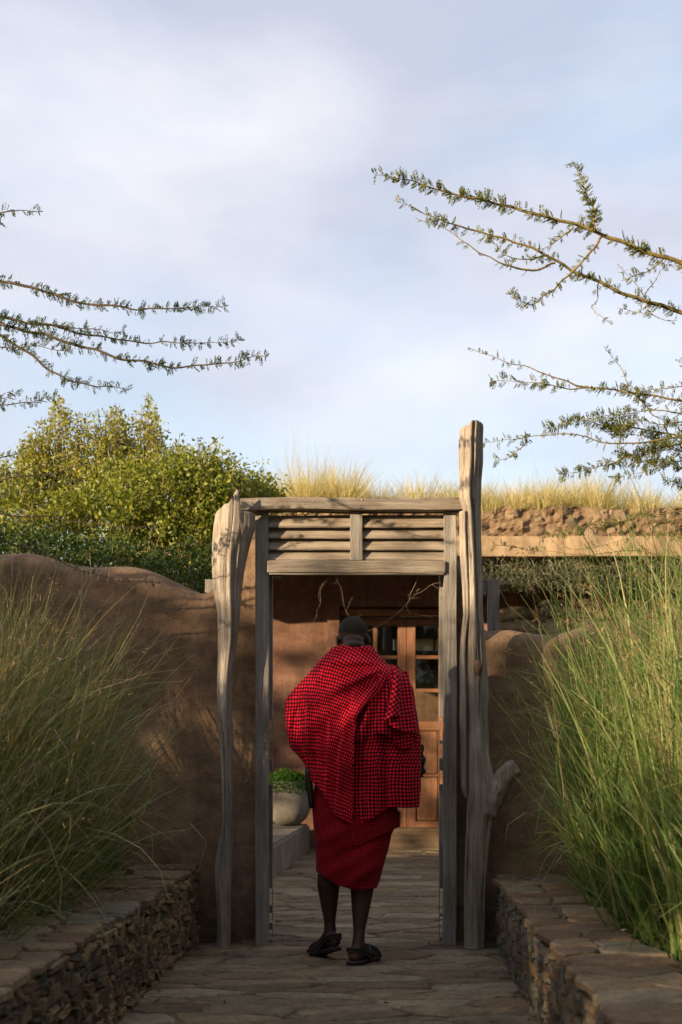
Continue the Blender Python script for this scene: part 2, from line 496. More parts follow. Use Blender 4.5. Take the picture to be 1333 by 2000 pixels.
M['skin'] = plain('skin', (0.046, 0.023, 0.015), 0.58, 0.4, 260, 0.25, 0.0015, 0.25)
M['heel'] = plain('heel_skin', (0.12, 0.06, 0.038), 0.65, 0.3, 120, 0.3, 0.001)
M['hair'] = plain('cropped_hair', (0.021, 0.017, 0.015), 0.85, 0.25, 520, 0.9, 0.003, 0.5)
M['sandal'] = plain('sandal_rubber', (0.016, 0.015, 0.015), 0.6, 0.35, 90, 0.4)
M['stitch'] = plain('sandal_edge', (0.075, 0.068, 0.062), 0.7, 0.3, 150, 0.5, 0.002)
M['green_cloth'] = plain('dark_green_cloth', (0.008, 0.032, 0.030), 0.9, 0.2, 220, 0.6, 0.002)
M['leather'] = plain('dark_leather', (0.020, 0.015, 0.012), 0.5, 0.4, 60, 0.4)
M['metal'] = plain('dull_metal', (0.30, 0.28, 0.25), 0.5, 0.5)
M['eye'] = plain('eye', (0.6, 0.58, 0.54), 0.2, 0.5)
M['blind'] = plain('linen_blind', (0.85, 0.72, 0.52), 0.9, 0.1)

def cloth_mat(name, pitch, red, mid, black):
    """red and black gingham woven on the cloth's own coordinates (metres)"""
    m, nt, bs = mat(name)
    uv = nd(nt, 'ShaderNodeUVMap')
    sep = nd(nt, 'ShaderNodeSeparateXYZ')
    nv = tnoise(nt, uv.outputs[0], 9, 3, 0.5)
    nt.links.new(uv.outputs[0], sep.inputs[0])
    bands = []
    for i in (0, 1):
        d = nd(nt, 'ShaderNodeMath', {1: pitch}, operation='DIVIDE')
        nt.links.new(sep.outputs[i], d.inputs[0])
        wv = nd(nt, 'ShaderNodeMath', {1: 1.3, 2: 0.0}, operation='MULTIPLY_ADD')
        nt.links.new(nv, wv.inputs[0]); nt.links.new(d.outputs[0], wv.inputs[2])
        fr = nd(nt, 'ShaderNodeMath', operation='FRACT')
        nt.links.new(wv.outputs[0], fr.inputs[0])
        bands.append(ramp(nt, fr.outputs[0], [(0.0, (0, 0, 0)), (0.02, (1, 1, 1)), (0.50, (1, 1, 1)), (0.52, (0, 0, 0))]).outputs[0])
    row = mixc(nt, bands[0], black, mid)
    row2 = mixc(nt, bands[0], mid, red)
    c = mixc(nt, bands[1], row, row2)
    fade = ramp(nt, tnoise(nt, uv.outputs[0], 5.5, 5, 0.6), [(0.3, (0.76, 0.76, 0.76)), (0.55, (1, 1, 1)), (0.75, (1.1, 1.25, 1.25))]).outputs[0]
    c = mixc(nt, 0.85, c, fade, 'MULTIPLY')
    nt.links.new(c, bs.inputs['Base Color'])
    bs.inputs['Roughness'].default_value = 0.92
    bs.inputs['Specular IOR Level'].default_value = 0.12
    bs.inputs['Sheen Weight'].default_value = 0.12
    bs.inputs['Sheen Tint'].default_value = (1, .25, .3, 1)
    w = tnoise(nt, uv.outputs[0], 900, 2, 0.5)
    p = bump(nt, bs, w, 0.3, 0.001)
    w2 = tnoise(nt, uv.outputs[0], 22, 3, 0.5)
    bump(nt, bs, w2, 0.25, 0.006, p)
    return m
M['shuka'] = cloth_mat('red_check_cloth', 0.0182, (0.93, 0.015, 0.045), (0.19, 0.004, 0.010), (0.006, 0.003, 0.004))
M['skirt'] = cloth_mat('fine_check_cloth', 0.0108, (0.55, 0.008, 0.018), (0.15, 0.003, 0.006), (0.010, 0.003, 0.004))

def glass_mat():
    m, nt, bs = mat('window_glass')
    gl = nd(nt, 'ShaderNodeBsdfGlossy', {'Color': (1, 1, 1, 1), 'Roughness': 0.03})
    tr = nd(nt, 'ShaderNodeBsdfTransparent', {'Color': (0.75, 0.8, 0.76, 1)})
    fr = nd(nt, 'ShaderNodeFresnel', {'IOR': 1.5})
    mx = nd(nt, 'ShaderNodeMixShader')
    nt.links.new(fr.outputs[0], mx.inputs[0]); nt.links.new(tr.outputs[0], mx.inputs[1]); nt.links.new(gl.outputs[0], mx.inputs[2])
    nt.links.new(mx.outputs[0], nt.nodes['Material Output'].inputs['Surface'])
    return m
M['glass'] = glass_mat()
def blind_mat():
    m, nt, bs = mat('blind_linen')
    tr = nd(nt, 'ShaderNodeBsdfTranslucent', {'Color': (0.85, 0.7, 0.5, 1)})
    mx = nd(nt, 'ShaderNodeMixShader', {0: 0.6})
    bs.inputs['Base Color'].default_value = (0.7, 0.56, 0.38, 1)
    nt.links.new(bs.outputs[0], mx.inputs[1]); nt.links.new(tr.outputs[0], mx.inputs[2])
    nt.links.new(mx.outputs[0], nt.nodes['Material Output'].inputs['Surface'])
    return m
M['blind'] = blind_mat()
# ================================================================== ground and path
def sheet(name, x0, x1, y0, y1, z, m, nx=2, ny=2, amp=0.0, kind='structure', parent=None):
    v, f = [], []
    for j in range(ny + 1):
        for i in range(nx + 1):
            x = x0 + (x1 - x0) * i / nx; y = y0 + (y1 - y0) * j / ny
            v.append((x, y, z + amp * nz(x * 2.3, y * 2.3, 3.1) + amp * .5 * nz(x * 7, y * 7, 1.7)))
    for j in range(ny):
        for i in range(nx):
            a = j * (nx + 1) + i
            f.append((a, a + 1, a + nx + 2, a + nx + 1))
    o = from_py(name, v, f, m, parent, sm=amp > 0)
    if kind: o['kind'] = kind
    return o

sheet('ground', -400, 400, -400, 400, -0.06, M['ground'], 4, 4)

WL = lambda y: -0.96 + (y - 4.0) * 0.0425        # path-side face of the left low wall
WR = lambda y: 0.725 + (y - 3.74) * 0.0294       # path-side face of the right low wall
path = sheet('path', -3.2, 4.2, -6.0, 14.5, -0.007, M['mortar'], 60, 160, 0.005)

def clip(poly, px, py, nx, ny):
    out = []
    n = len(poly)
    for i in range(n):
        a, b = poly[i], poly[(i + 1) % n]
        da = (a[0] - px) * nx + (a[1] - py) * ny
        db = (b[0] - px) * nx + (b[1] - py) * ny
        if da <= 0: out.append(a)
        if (da < 0 < db) or (db < 0 < da):
            t = da / (da - db)
            out.append((a[0] + (b[0] - a[0]) * t, a[1] + (b[1] - a[1]) * t))
    return out

def voronoi(pts, i, gap, ax=1.0, reach=1.2):
    x, y = pts[i]
    poly = [(x - .5, y - .5), (x + .5, y - .5), (x + .5, y + .5), (x - .5, y + .5)]
    for j, (u, w) in enumerate(pts):
        if j == i: continue
        dx, dy = u - x, w - y
        d = math.hypot(dx, dy)
        if d > reach: continue
        poly = clip(poly, x + dx / 2 - dx / d * gap, y + dy / 2 - dy / d * gap, dx / d, dy / d)
        if len(poly) < 3: return None
    return poly

def slab(name, poly, ztop, thick, m, parent, rng, bev=0.007, jit=0.006, tilt=0.0):
    """an irregular flat stone with a worn edge"""
    pts = []
    n = len(poly)
    for k in range(n):
        a, b = poly[k], poly[(k + 1) % n]
        L_ = math.hypot(b[0] - a[0], b[1] - a[1])
        if L_ < 0.012: continue
        s = max(1, min(3, int(L_ / 0.07)))
        for q in range(s):
            t = (q + (0.12 if q == 0 else 0)) / s
            pts.append((a[0] + (b[0] - a[0]) * t + rng.uniform(-jit, jit), a[1] + (b[1] - a[1]) * t + rng.uniform(-jit, jit)))
    n = len(pts)
    if n < 3: return None
    cx = sum(p[0] for p in pts) / n; cy = sum(p[1] for p in pts) / n
    tx, ty = rng.uniform(-tilt, tilt), rng.uniform(-tilt, tilt)
    def ring(inset, z):
        r = []
        for (x, y) in pts:
            d = max(math.hypot(x - cx, y - cy), 1e-4)
            k = 1 - inset / d
            X, Y = cx + (x - cx) * k, cy + (y - cy) * k
            r.append((X - cx, Y - cy, z + (X - cx) * tx + (Y - cy) * ty))
        return r
    v = ring(bev, 0.0) + ring(0.0, -bev * .8) + ring(0.0, -thick)
    v.append((0, 0, 0.0008))
    f = [(i, (i + 1) % n, 3 * n) for i in range(n)]
    for a in (0, 1):
        for i in range(n):
            j = (i + 1) % n
            f.append((a * n + i, (a + 1) * n + i, (a + 1) * n + j, a * n + j))
    o = from_py(name, v, f, m, parent)
    o.location = (cx, cy, ztop)
    return o

rng = random.Random(11)
pts = []
row = 0
y = 5.1
while y < 14.5:
    sp = 0.40 if y < 9 else 0.46
    x = -1.25 + (0.5 if row % 2 else 0) * sp
    while x < 1.45:
        pts.append((x + rng.uniform(-.17, .17), y + rng.uniform(-.075, .075)))
        x += sp
    y += 0.172 if y < 9 else 0.205
    row += 1
n_flag = 0
spts = [(q[0] * .52, q[1]) for q in pts]
for i, (x, y) in enumerate(pts):
    lim_l = WL(y) - .12 if y < 7.9 else -0.055 * y - .1
    lim_r = WR(y) + .12 if y < 7.9 else 0.073 * y + .12
    if y > 14.4 or x < lim_l or x > lim_r or n_flag >= 298: continue
    poly = voronoi(spts, i, rng.uniform(.002, .006))
    if not poly: continue
    poly = [(q[0] / .52, q[1]) for q in poly]
    if slab('flagstone', poly, rng.uniform(-.001, .006), 0.05, M['flag'], path, rng, 0.010, 0.012, 0.014): n_flag += 1

# ================================================================== low rubble walls with flat caps
def stone_proto(k):
    r = random.Random(100 + k)
    bm = bmesh.new()
    bmesh.ops.create_cube(bm, size=1)
    bmesh.ops.bevel(bm, geom=bm.edges[:], offset=0.10, segments=1, affect='EDGES')
    for v in bm.verts:
        v.co += Vector((r.uniform(-.07, .07), r.uniform(-.07, .07), r.uniform(-.10, .10)))
    me = bpy.data.meshes.new('stone')
    bm.to_mesh(me); bm.free()
    me.materials.append(M['rubble'])
    return me
STONES = [stone_proto(k) for k in range(9)]

def rubble_wall(label, face, y0, y1, ztop, side, capw, seed):
    """face(y): x of the path-side face; side: -1 wall body lies to the left, +1 to the right"""
    rng = random.Random(seed)
    t = thing('stone_retaining_wall', label, 'stone wall', (face(y1), (y0 + y1) / 2, 0))
    v, f = [], []
    N = 24
    for i in range(N + 1):
        yy = y0 - 2.5 + (y1 - y0 + 2.5) * i / N
        xf = face(yy) + side * 0.028
        xb = face(yy) + side * capw
        v += [(xf, yy, -.05), (xf, yy, ztop - .03), (xb, yy, ztop - .03), (xb, yy, -.05)]
    for i in range(N):
        for k in range(4):
            a = i * 4 + k; b = i * 4 + (k + 1) % 4
            f.append((a, b, b + 4, a + 4))
    f.append((0, 1, 2, 3)); f.append((N * 4 + 3, N * 4 + 2, N * 4 + 1, N * 4))
    from_py('core', v, f, M['wallcore'], t)
    # random-coursed rubble: columns of stones of different heights along the face
    stones = []
    z = -0.015
    while z < ztop - 0.045:
        h0 = rng.uniform(.020, .046)
        if z + h0 > ztop - .03: h0 = ztop - .03 - z
        yy = y1 - rng.uniform(0, .08)
        while yy > y0:
            w = rng.uniform(.045, .14) * (1.3 if rng.random() < .12 else 1)
            h = h0 * rng.uniform(.78, 1.18)
            zc = z + h0 / 2 + rng.uniform(-.010, .010)
            if rng.random() < .10 and w > .08:            # two thin stones in place of one
                stones.append((yy - w / 2, zc + h * .26, w, h * .47))
                stones.append((yy - w / 2 + rng.uniform(-.01, .01), zc - h * .26, w * .94, h * .47))
            else:
                stones.append((yy - w / 2, zc, w, h))
            yy -= w * rng.uniform(.98, 1.06)
        z += h0 * .99
    stones.sort(key=lambda s: -(s[2] * s[3]) / (s[0] ** 2))
    rest = MB()
    for k, (yc, zc, w, h) in enumerate(stones):
        dp = rng.uniform(.07, .11)
        pro = rng.uniform(-.010, .010)
        loc = Vector((face(yc) + side * (dp / 2 - pro), yc, zc))
        mtx = Matrix.Translation(loc) @ Matrix.Rotation(rng.uniform(-.14, .14), 4, 'X') @ Matrix.Rotation(rng.uniform(-.16, .16), 4, 'Z') @ Matrix.Rotation(rng.choice([0, math.pi]), 4, 'Z') @ Matrix.Diagonal((dp, w * 1.04, h * 1.06, 1))
        me = STONES[rng.randrange(9)]
        if k < 296:
            o = bpy.data.objects.new('stone', me)
            COL.objects.link(o); o.parent = t; o.matrix_parent_inverse = ORIGIN[t.name]
            o.matrix_basis = mtx
        else:
            rest.add([mtx @ q.co for q in me.vertices], [tuple(p.vertices) for p in me.polygons])
    if rest.v:
        o = rest.obj('small_stones', M['rubble'], t, sm=False); o['kind'] = 'stuff'
    # caps: flat stones in a bed of mortar
    v, f = [], []
    for i in range(N + 1):
        yy = y0 - 2.5 + (y1 - y0 + 2.5) * i / N
        a, b = face(yy) + side * .012, face(yy) + side * (capw + .015)
        v += [(a, yy, ztop - .031), (a, yy, ztop - .008), (b, yy, ztop - .008), (b, yy, ztop - .031)]
    f = []
    for i in range(N):
        for k in range(4):
            p = i * 4 + k; q = i * 4 + (k + 1) % 4
            f.append((p, q, q + 4, p + 4))
    f.append((N * 4 + 3, N * 4 + 2, N * 4 + 1, N * 4))
    from_py('mortar_bed', v, f, M['mortar'], t)
    cp = []
    yy = y1 - .09
    while yy > y0 - .5:
        st = rng.uniform(.16, .30)
        if rng.random() < .62:
            k = rng.uniform(.36, .64)
            cp.append((face(yy) + side * capw * k * .5, yy + rng.uniform(-.03, .03)))
            cp.append((face(yy) + side * capw * (k * .5 + .5), yy + rng.uniform(-.05, .05)))
        else:
            cp.append((face(yy) + side * capw * .5, yy))
        yy -= st
    for i in range(len(cp)):
        poly = voronoi(cp, i, rng.uniform(.004, .011))
        if not poly: continue
        yc = cp[i][1]
        xa, xb = face(yc) - side * rng.uniform(-.012, .018), face(yc) + side * (capw + rng.uniform(.0, .05))
        poly = clip(poly, xa, yc, -side, 0)
        poly = clip(poly, xb, yc, side, 0)
        poly = clip(poly, 0, y1, 0, 1)
        if len(poly) > 2:
            slab('capstone', poly, ztop + rng.uniform(-.004, .012), rng.uniform(.022, .034), M['cap'], t, rng, .008, .014, .016)
    return t

rubble_wall('low dry stone wall with flat brown caps on the left of the path', WL, 4.0, 7.98, 0.42, -1, 0.34, 5)
rubble_wall('low dry stone wall with flat brown caps on the right of the path', WR, 3.7, 7.80, 0.386, 1, 0.33, 8)
sheet('planting_bed', -6.5, -1.1, 2.0, 8.0, 0.30, M['soil'], 60, 70, 0.05)
sheet('planting_bed', 1.0, 6.5, 2.0, 7.9, 0.28, M['soil'], 60, 70, 0.05)
o = plank('mud_kerb', -1.42, -1.245, 7.05, 7.55, 0.28, 0.565, M['adobe'], None, 0.03, 0.006, 6, 3)
tag(o, 'short mud plastered stub in the left planting bed beside the capped wall', 'kerb')

# ================================================================== mud walls
def mud_wall(name, label, prof, Yf, thick, x_ext, seed, step=0.04):
    """prof: (px, py) points of the wall's rounded top edge"""
    pr = sorted([(P(px, py, Yf + thick * .3).x, P(px, py, Yf + thick * .3).z) for px, py in prof])
    xs = np.arange(pr[0][0], pr[-1][0] + 1e-6, step)
    tops = np.interp(xs, [p[0] for p in pr], [p[1] for p in pr])
    k = np.array([1, 3, 5, 6, 5, 3, 1.]); k /= k.sum()
    sm_ = np.convolve(np.pad(tops, 3, mode='edge'), k, 'valid')
    v, f = [], []
    nrow = 26; narc = 8; nb = 8
    per = nrow + narc + nb + 1
    for i, x in enumerate(xs):
        zt = sm_[i]
        r = min(.13, thick * .48)
        sec = []
        for j in range(nrow):
            sec.append((0.0, -.05 + (zt - r + .05) * j / nrow))
        for j in range(narc + 1):
            a = math.pi * j / narc
            sec.append((thick / 2 - math.cos(a) * thick / 2, zt - r + math.sin(a) * r))
        for j in range(1, nb + 1):
            sec.append((thick, (zt - r) - (zt - r + .05) * j / nb))
        for (dy, z) in sec:
            n1 = nz(x * 1.6 + seed, z * 1.6, 2.0) * .035 + nz(x * 6 + seed, z * 6, 4.0) * .010 + nz(x * 17, z * 17, seed) * .003
            v.append((x + nz(z * 3, x * 3, 7) * .006, Yf + dy + n1 * (1 if dy < thick * .5 else .6), z + (nz(x * 5, dy * 9, 3.3) * .008 if z > .3 else 0)))
    n = len(sec)
    for i in range(len(xs) - 1):
        for j in range(n - 1):
            a = i * n + j
            f.append((a, a + n, a + n + 1, a + 1))
    f.append(tuple(range(n))); f.append(tuple(reversed(range((len(xs) - 1) * n, len(xs) * n))))
    o = from_py(name, v, f, M['adobe'], None, sm=True)
    return tag(o, label, 'wall')

mud_wall('mud_wall', 'brown mud plastered wall with humped top left of the gateway',
         [(-1500, 1120), (-800, 1090), (-420, 1120), (-200, 1105), (-90, 1092), (-20, 1081), (60, 1078), (110, 1091), (150, 1107), (205, 1103), (265, 1105), (305, 1117), (350, 1138), (400, 1163), (428, 1180), (436, 1150), (440, 1045), (470, 1036), (521, 1036)], 7.96, 0.30, 0, 1.0)
mud_wall('mud_wall', 'brown mud plastered wall with wavy top right of the gateway',
         [(872, 1020), (903, 1020), (908, 1120), (914, 1225), (940, 1240), (958, 1234), (983, 1226), (1012, 1230), (1042, 1241), (1090, 1238), (1140, 1222), (1190, 1206), (1240, 1212), (1290, 1222), (1340, 1220), (1500, 1190), (1800, 1220), (2400, 1200)], 7.90, 0.30, 0, 5.0)

# ================================================================== wooden gateway
gate = thing('wooden_gateway', 'weathered grey wooden door frame with louvred transom over the path', 'door frame', (0.085, 7.80, 0))
gY = 7.78
def X(px, Y=gY): return (px - 666.5) / FPX * Y
def Z(py, Y=gY): return CAM_H - (py - HOR) / FPX * Y
plank('jamb', X(499), X(524.5), gY, gY + .11, 0.0, Z(999), M['jamb'], gate, .004, .0025, 30, 1, 3)
plank('jamb', X(868), X(892.5), gY, gY + .11, 0.0, Z(999), M['jamb'], gate, .004, .0025, 30, 7, 3)
# inner stops: a strip with slots cut in it, behind each jamb
def stop_strip(x0, x1, slots, seed):
    m = []
    zs = [0.002]
    for a, b in slots: zs += [Z(b, 7.9), Z(a, 7.9)]
    zs.append(Z(1120, 7.9))
    xm = (x0 + x1) / 2
    bm = bmesh.new()
    def bx(a, b, c, d, e, g):
        q = bmesh.ops.create_cube(bm, size=1)['verts']
        for v in q: v.co = Vector((a + (v.co.x + .5) * (b - a), c + (v.co.y + .5) * (d - c), e + (v.co.z + .5) * (g - e)))
    for i in range(0, len(zs), 2): bx(x0, x1, gY + .113, gY + .17, zs[i], zs[i + 1])
    w = .0042
    bx(x1 - w, x1 - .0005, gY + .172, gY + .19, .01, Z(1122, 7.9)) if seed else bx(x0 + .0005, x0 + w, gY + .172, gY + .19, .01, Z(1122, 7.9))
    bmesh.ops.bevel(bm, geom=bm.edges[:], offset=.0015, segments=1, affect='EDGES')
    return from_bm('door_stop', bm, M['jamb'], gate)
stop_strip(X(521), X(530.5), [(1815, 1835), (1783, 1803), (1735, 1768), (1505, 1532), (1452, 1481), (1405, 1447)], 1)
stop_strip(X(862), X(872), [(1790, 1830), (1735, 1785), (1505, 1532), (1452, 1481), (1400, 1447)], 0)
plank('lintel_beam', X(471), X(909), gY - .055, gY + .085, Z(999) + .002, Z(975.5), M['beam'], gate, .005, .004, 30, 3, 3)
plank('bottom_rail', X(521.5), X(870), gY - .022, gY + .10, Z(1119), Z(1095), M['beam'], gate, .005, .003, 26, 12, 3)
plank('bottom_bead', X(526), X(867), gY - .014, gY + .05, Z(1122.5), Z(1119.3), M['beam'], gate, .002, .001, 20, 15, 3)
plank('mullion', X(684), X(708), gY - .008, gY + .09, Z(1094.5), Z(999.5), M['jamb'], gate, .004, .002, 14, 4, 3)
def louvre(xa, xb, pyt, pyb, seed):
    """tilted slat: its lower edge stands forward of its upper edge"""
    zt, zb = Z(pyt), Z(pyb)
    bm = bmesh.new()
    bmesh.ops.create_cube(bm, size=1)
    th = .011
    h = (zt - zb) + .008
    for v in bm.verts: v.co = Vector((v.co.x * (xb - xa), v.co.y * th, v.co.z * h))
    bmesh.ops.bevel(bm, geom=bm.edges[:], offset=.0025, segments=2, affect='EDGES')
    for i in range(1, 14):
        bmesh.ops.bisect_plane(bm, geom=bm.verts[:] + bm.edges[:] + bm.faces[:], plane_co=Vector((-.5 * (xb - xa) + (xb - xa) * i / 14, 0, 0)), plane_no=Vector((1, 0, 0)))
    for v in bm.verts:
        v.co.z += nz(v.co.x * 9 + seed, v.co.z * 4) * .002
        v.co.y += nz(v.co.x * 6 + seed * 2, 3.3) * .003
    rot = Matrix.Rotation(R(-33 + (seed * 1.7) % 5 - 2.5), 4, 'X')
    bmesh.ops.transform(bm, matrix=rot, verts=bm.verts[:])
    zs = [v.co.z for v in bm.verts]; lo = min(zs)
    for v in bm.verts: v.co += Vector(((xa + xb) / 2, gY + .028, zb - lo + nz(seed, 2.2) * .002))
    return from_bm('louvre_slat', bm, M['slat'], gate)
for side, (a, b) in enumerate(((522.5, 687), (705.5, 873))):
    for k, (t_, b_) in enumerate(((1003, 1031), (1031, 1052.5), (1053, 1074.5), (1074, 1095))):
        louvre(X(a) + .003, X(b) - .003, t_, b_, side * 7.3 + k * 3.1)
plank('back_board', X(522), X(872), gY + .104, gY + .118, Z(1095), Z(1001), M['beam'], gate, .003, .002, 10, 9)
for px, py in ((707, 980), (612, 983), (560, 1105), (640, 1107), (706, 1109), (800, 1104), (540, 985), (815, 984), (601, 1104)):
    bm = bmesh.new()
    bmesh.ops.create_uvsphere(bm, u_segments=8, v_segments=5, radius=.0055 if py == 980 else .0032)
    yy = gY - (.056 if py < 1000 else .023)
    bmesh.ops.scale(bm, vec=(1, .5, 1), verts=bm.verts[:])
    bmesh.ops.translate(bm, vec=(X(px), yy, Z(py)), verts=bm.verts[:])
    from_bm('nail_head', bm, M['metal'], gate, True)

# ================================================================== natural log posts
SPLITS = {'trunk3': ((6, 1.7, 2.45, .030), (10, .3, 1.3, .018), (17, 1.0, 2.2, .02), (13, 1.9, 2.5, .016), (20, .2, 1.0, .016)),
          'trunk11': ((14, 1.2, 2.9, .032), (8, 2.0, 2.85, .022), (19, .1, 1.3, .022), (11, .9, 1.7, .018), (22, 1.4, 2.4, .02), (5, .1, .8, .018)),
          'bark_slab23': ((7, .9, 2.0, .012),)}
def log_mesh(name, rows, Yc, dback, m, parent, seed, ztop_fn=None, per=44, step=5.0, groove=.006):
    """rows: (py, left px, ridge px, right px, ridge depth toward camera in m)"""
    py0, py1 = rows[0][0], rows[-1][0]
    n = int((py1 - py0) / step) + 1
    v, f = [], []
    for i in range(n + 1):
        py = py0 + (py1 - py0) * i / n
        l, rg, r, dp = [interp(rows, py, c) for c in (1, 2, 3, 4)]
        z = CAM_H - (py - HOR) / FPX * Yc
        xl, xg, xr = X(l, Yc), X(rg, Yc), X(r, Yc)
        sec = []
        key = [(xl, .0), (xl + (xg - xl) * .10, -dp * .45), (xl + (xg - xl) * .5, -dp * .86), (xg, -dp), (xg + (xr - xg) * .30, -dp * .80), (xg + (xr - xg) * .82, -dp * .34), (xr, .02),
               (xr - (xr - xl) * .12, dback * .75), ((xl + xr) / 2, dback), (xl + (xr - xl) * .12, dback * .75)]
        key.append(key[0])
        d = [0]
        for a, b in zip(key, key[1:]): d.append(d[-1] + math.hypot(b[0] - a[0], b[1] - a[1]))
        for s in range(per):
            t = d[-1] * s / per
            x = np.interp(t, d, [q[0] for q in key]); y = np.interp(t, d, [q[1] for q in key])
            cx, cy = (xl + xr) / 2, 0.0
            g = nz(s * .9 + seed, z * .9, seed) * groove * 1.4 + nz(s * 2.7 + seed, z * 2.2, 5.5) * groove * .7 + nz(x * 8, z * 3.5, seed) * groove * 1.2
            for (s0, za, zb, dp_) in SPLITS.get(name + str(int(seed)), ()):
                wv = s0 + 1.6 * nz(z * 2.2, s0)
                if za < z < zb: g -= dp_ * math.exp(-((s - wv) / .75) ** 2) * min(1, (z - za) * 9, (zb - z) * 9)
            L_ = max(math.hypot(x - cx, y - cy), 1e-4)
            x += (x - cx) / L_ * g * .5; y += (y - cy) / L_ * g
            zz = z
            if ztop_fn and i < 12: zz = z + ztop_fn(x, Yc + y) * (1 - i / 12) ** 1.3
            v.append((x, Yc + y, zz))
    for i in range(n):
        for s in range(per):
            s2 = (s + 1) % per
            f.append((i * per + s, (i + 1) * per + s, (i + 1) * per + s2, i * per + s2))
    c = len(v)
    v.append(tuple(sum(v[s][k] for s in range(per)) / per - (.015 if k == 2 else 0) for k in range(3)))
    for s in range(per): f.append((s, (s + 1) % per, c))
    f.append(tuple(range(n * per, n * per + per)))
    o = from_py(name, v, f, m, parent, sm=True)
    return o

left_log = thing('log_post', 'split log post with a jagged spike top on the left of the gateway', 'post', (-.64, 7.68, 0))
rowsL = [(1004, 421, 458, 497, .075), (1030, 417, 456, 498.5, .085), (1060, 415, 450, 489, .085), (1090, 414, 450, 482, .08), (1120, 415, 451, 476, .075), (1150, 416.5, 452, 471.5, .075), (1200, 425, 454, 468, .07), (1250, 427, 453, 463.5, .065), (1300, 426, 447, 456, .06), (1350, 424.5, 444, 452, .06), (1400, 423.5, 443, 453, .06), (1450, 428, 444, 455, .055), (1500, 431, 445, 455, .055), (1550, 434, 446, 456, .055), (1600, 435, 446, 455, .055), (1622, 432, 446, 458, .06), (1660, 424, 444, 456, .06), (1690, 421, 441, 455, .06), (1740, 422, 440, 453, .06), (1800, 425, 440, 452, .06), (1850, 424, 440, 450, .065)]
def top_left(x, y):
    px = x / 7.70 * FPX + 666.5
    tab = [(415, -.005), (424, .004), (436, .035), (444, .048), (448, .040), (456, .085), (465, .125), (468.5, .118), (471, .02), (476, .012), (498, .004)]
    return interp(tab, px) - max(0, (y - 7.70)) * .6
log_mesh('trunk', rowsL, 7.70, .07, M['log'], left_log, 3.0, top_left, 52, 4.0)

right_log = thing('log_post', 'tall rough log post with a sawn side branch on the right of the gateway', 'post', (.71, 7.66, 0))
rowsR = [(832, 898.5, 925, 945.5, .085), (860, 897, 923, 944.5, .09), (900, 897, 920, 945, .09), (940, 897, 915, 942, .085), (975, 897.5, 915, 941.5, .085), (1000, 905, 917, 941, .07), (1050, 909, 919, 941, .06), (1090, 911, 921, 943, .06), (1150, 913, 924, 944, .06), (1200, 912, 926, 945, .065), (1250, 911, 926, 949, .07), (1300, 911, 928, 953, .07), (1350, 913, 928, 955, .07), (1400, 914, 929, 955, .07), (1450, 914, 930, 955.5, .07), (1480, 914, 931, 958, .075), (1505, 914, 933, 964, .08), (1550, 913, 936, 976, .085), (1580, 912, 936, 973, .085), (1620, 911, 933, 962, .08), (1650, 909, 930, 958, .075), (1680, 908, 928, 955, .07), (1750, 907, 927, 951, .07), (1800, 907, 927, 950, .07), (1850, 907.5, 927, 949, .075)]
def top_right(x, y):
    px = x / 7.66 * FPX + 666.5
    return interp([(897, -.018), (912, -.006), (918, .010), (922, .018), (936, .016), (946, .004)], px) - abs(nz(x * 60, y * 60, 3)) * .012
log_mesh('trunk', rowsR, 7.66, .085, M['log'], right_log, 11.0, top_right, 52, 4.0)
slabR = [(1000, 897.5, 907, 914.5, .052), (1050, 898, 908, 915, .052), (1090, 899, 909, 917, .05), (1150, 903, 912, 920, .05), (1200, 905, 913, 919, .05), (1250, 899, 906, 913, .05), (1300, 897, 905, 913.5, .048), (1350, 899, 907, 914, .048), (1400, 898, 907, 914.5, .045), (1450, 900, 908, 914.5, .042), (1500, 900.5, 908, 914.5, .04), (1540, 901, 909, 914.5, .036), (1556, 907, 911, 914, .03)]
log_mesh('bark_slab', slabR, 7.655, .03, M['log'], right_log, 23.0, None, 30, 4.0, .004)
# sawn side branch rising to the right
mb = MB()
bp = [P(950, 1585, 7.66), P(964, 1558, 7.645), P(979, 1530, 7.62), P(994, 1509, 7.60), P(1008, 1497, 7.585)]
pth = catmull(bp, 6)
rad = [.066 - .020 * i / (len(pth) - 1) + .002 * math.sin(i * 1.3) for i in range(len(pth))]
NS = 30
v, f = tube_arrays(pth, rad, sides=NS, cap=False)
for i in range(len(pth)):
    for s in range(NS):
        q = v[i * NS + s]; d = q - pth[i]
        k = 1 + .09 * nz(s * .8, i * .05, 4.4) + .035 * nz(s * 2.3, i * .1, 8.8) - (.06 if s in (4, 13, 21) and i > 6 else 0)
        v[i * NS + s] = pth[i] + d * k
e0 = (len(pth) - 1) * NS
ax_ = (pth[-1] - pth[-3]).normalized()
for s in range(NS): v[e0 + s] += ax_ * (.012 * nz(s * 1.7, 3.1) + .006 * nz(s * 5.1, 9))
for r_ in (.62, .25):                                            # checked end grain
    n0 = len(v)
    for s in range(NS): v.append(pth[-1] + (v[e0 + s] - pth[-1]) * r_ + ax_ * (.006 * nz(s * 2.2, r_ * 9) - .006 * (1 - r_)))
    for s in range(NS): f.append((n0 - NS + s, n0 - NS + (s + 1) % NS, n0 + (s + 1) % NS, n0 + s))
f.append(tuple(range(n0, n0 + NS)))
from_py('side_branch', v, f, M['log'], right_log, True)
bm = bmesh.new()
bmesh.ops.create_icosphere(bm, subdivisions=3, radius=1)
for v in bm.verts:
    k = 1 + .35 * nz(v.co.x * 2.2, v.co.y * 2.2, v.co.z * 2.2) + .18 * nz(v.co.x * 6, v.co.y * 6, v.co.z * 6)
    v.co = Vector((v.co.x * .024 * k, v.co.y * .03 * k, v.co.z * .036 * k)) + P(934, 1303, 7.59)
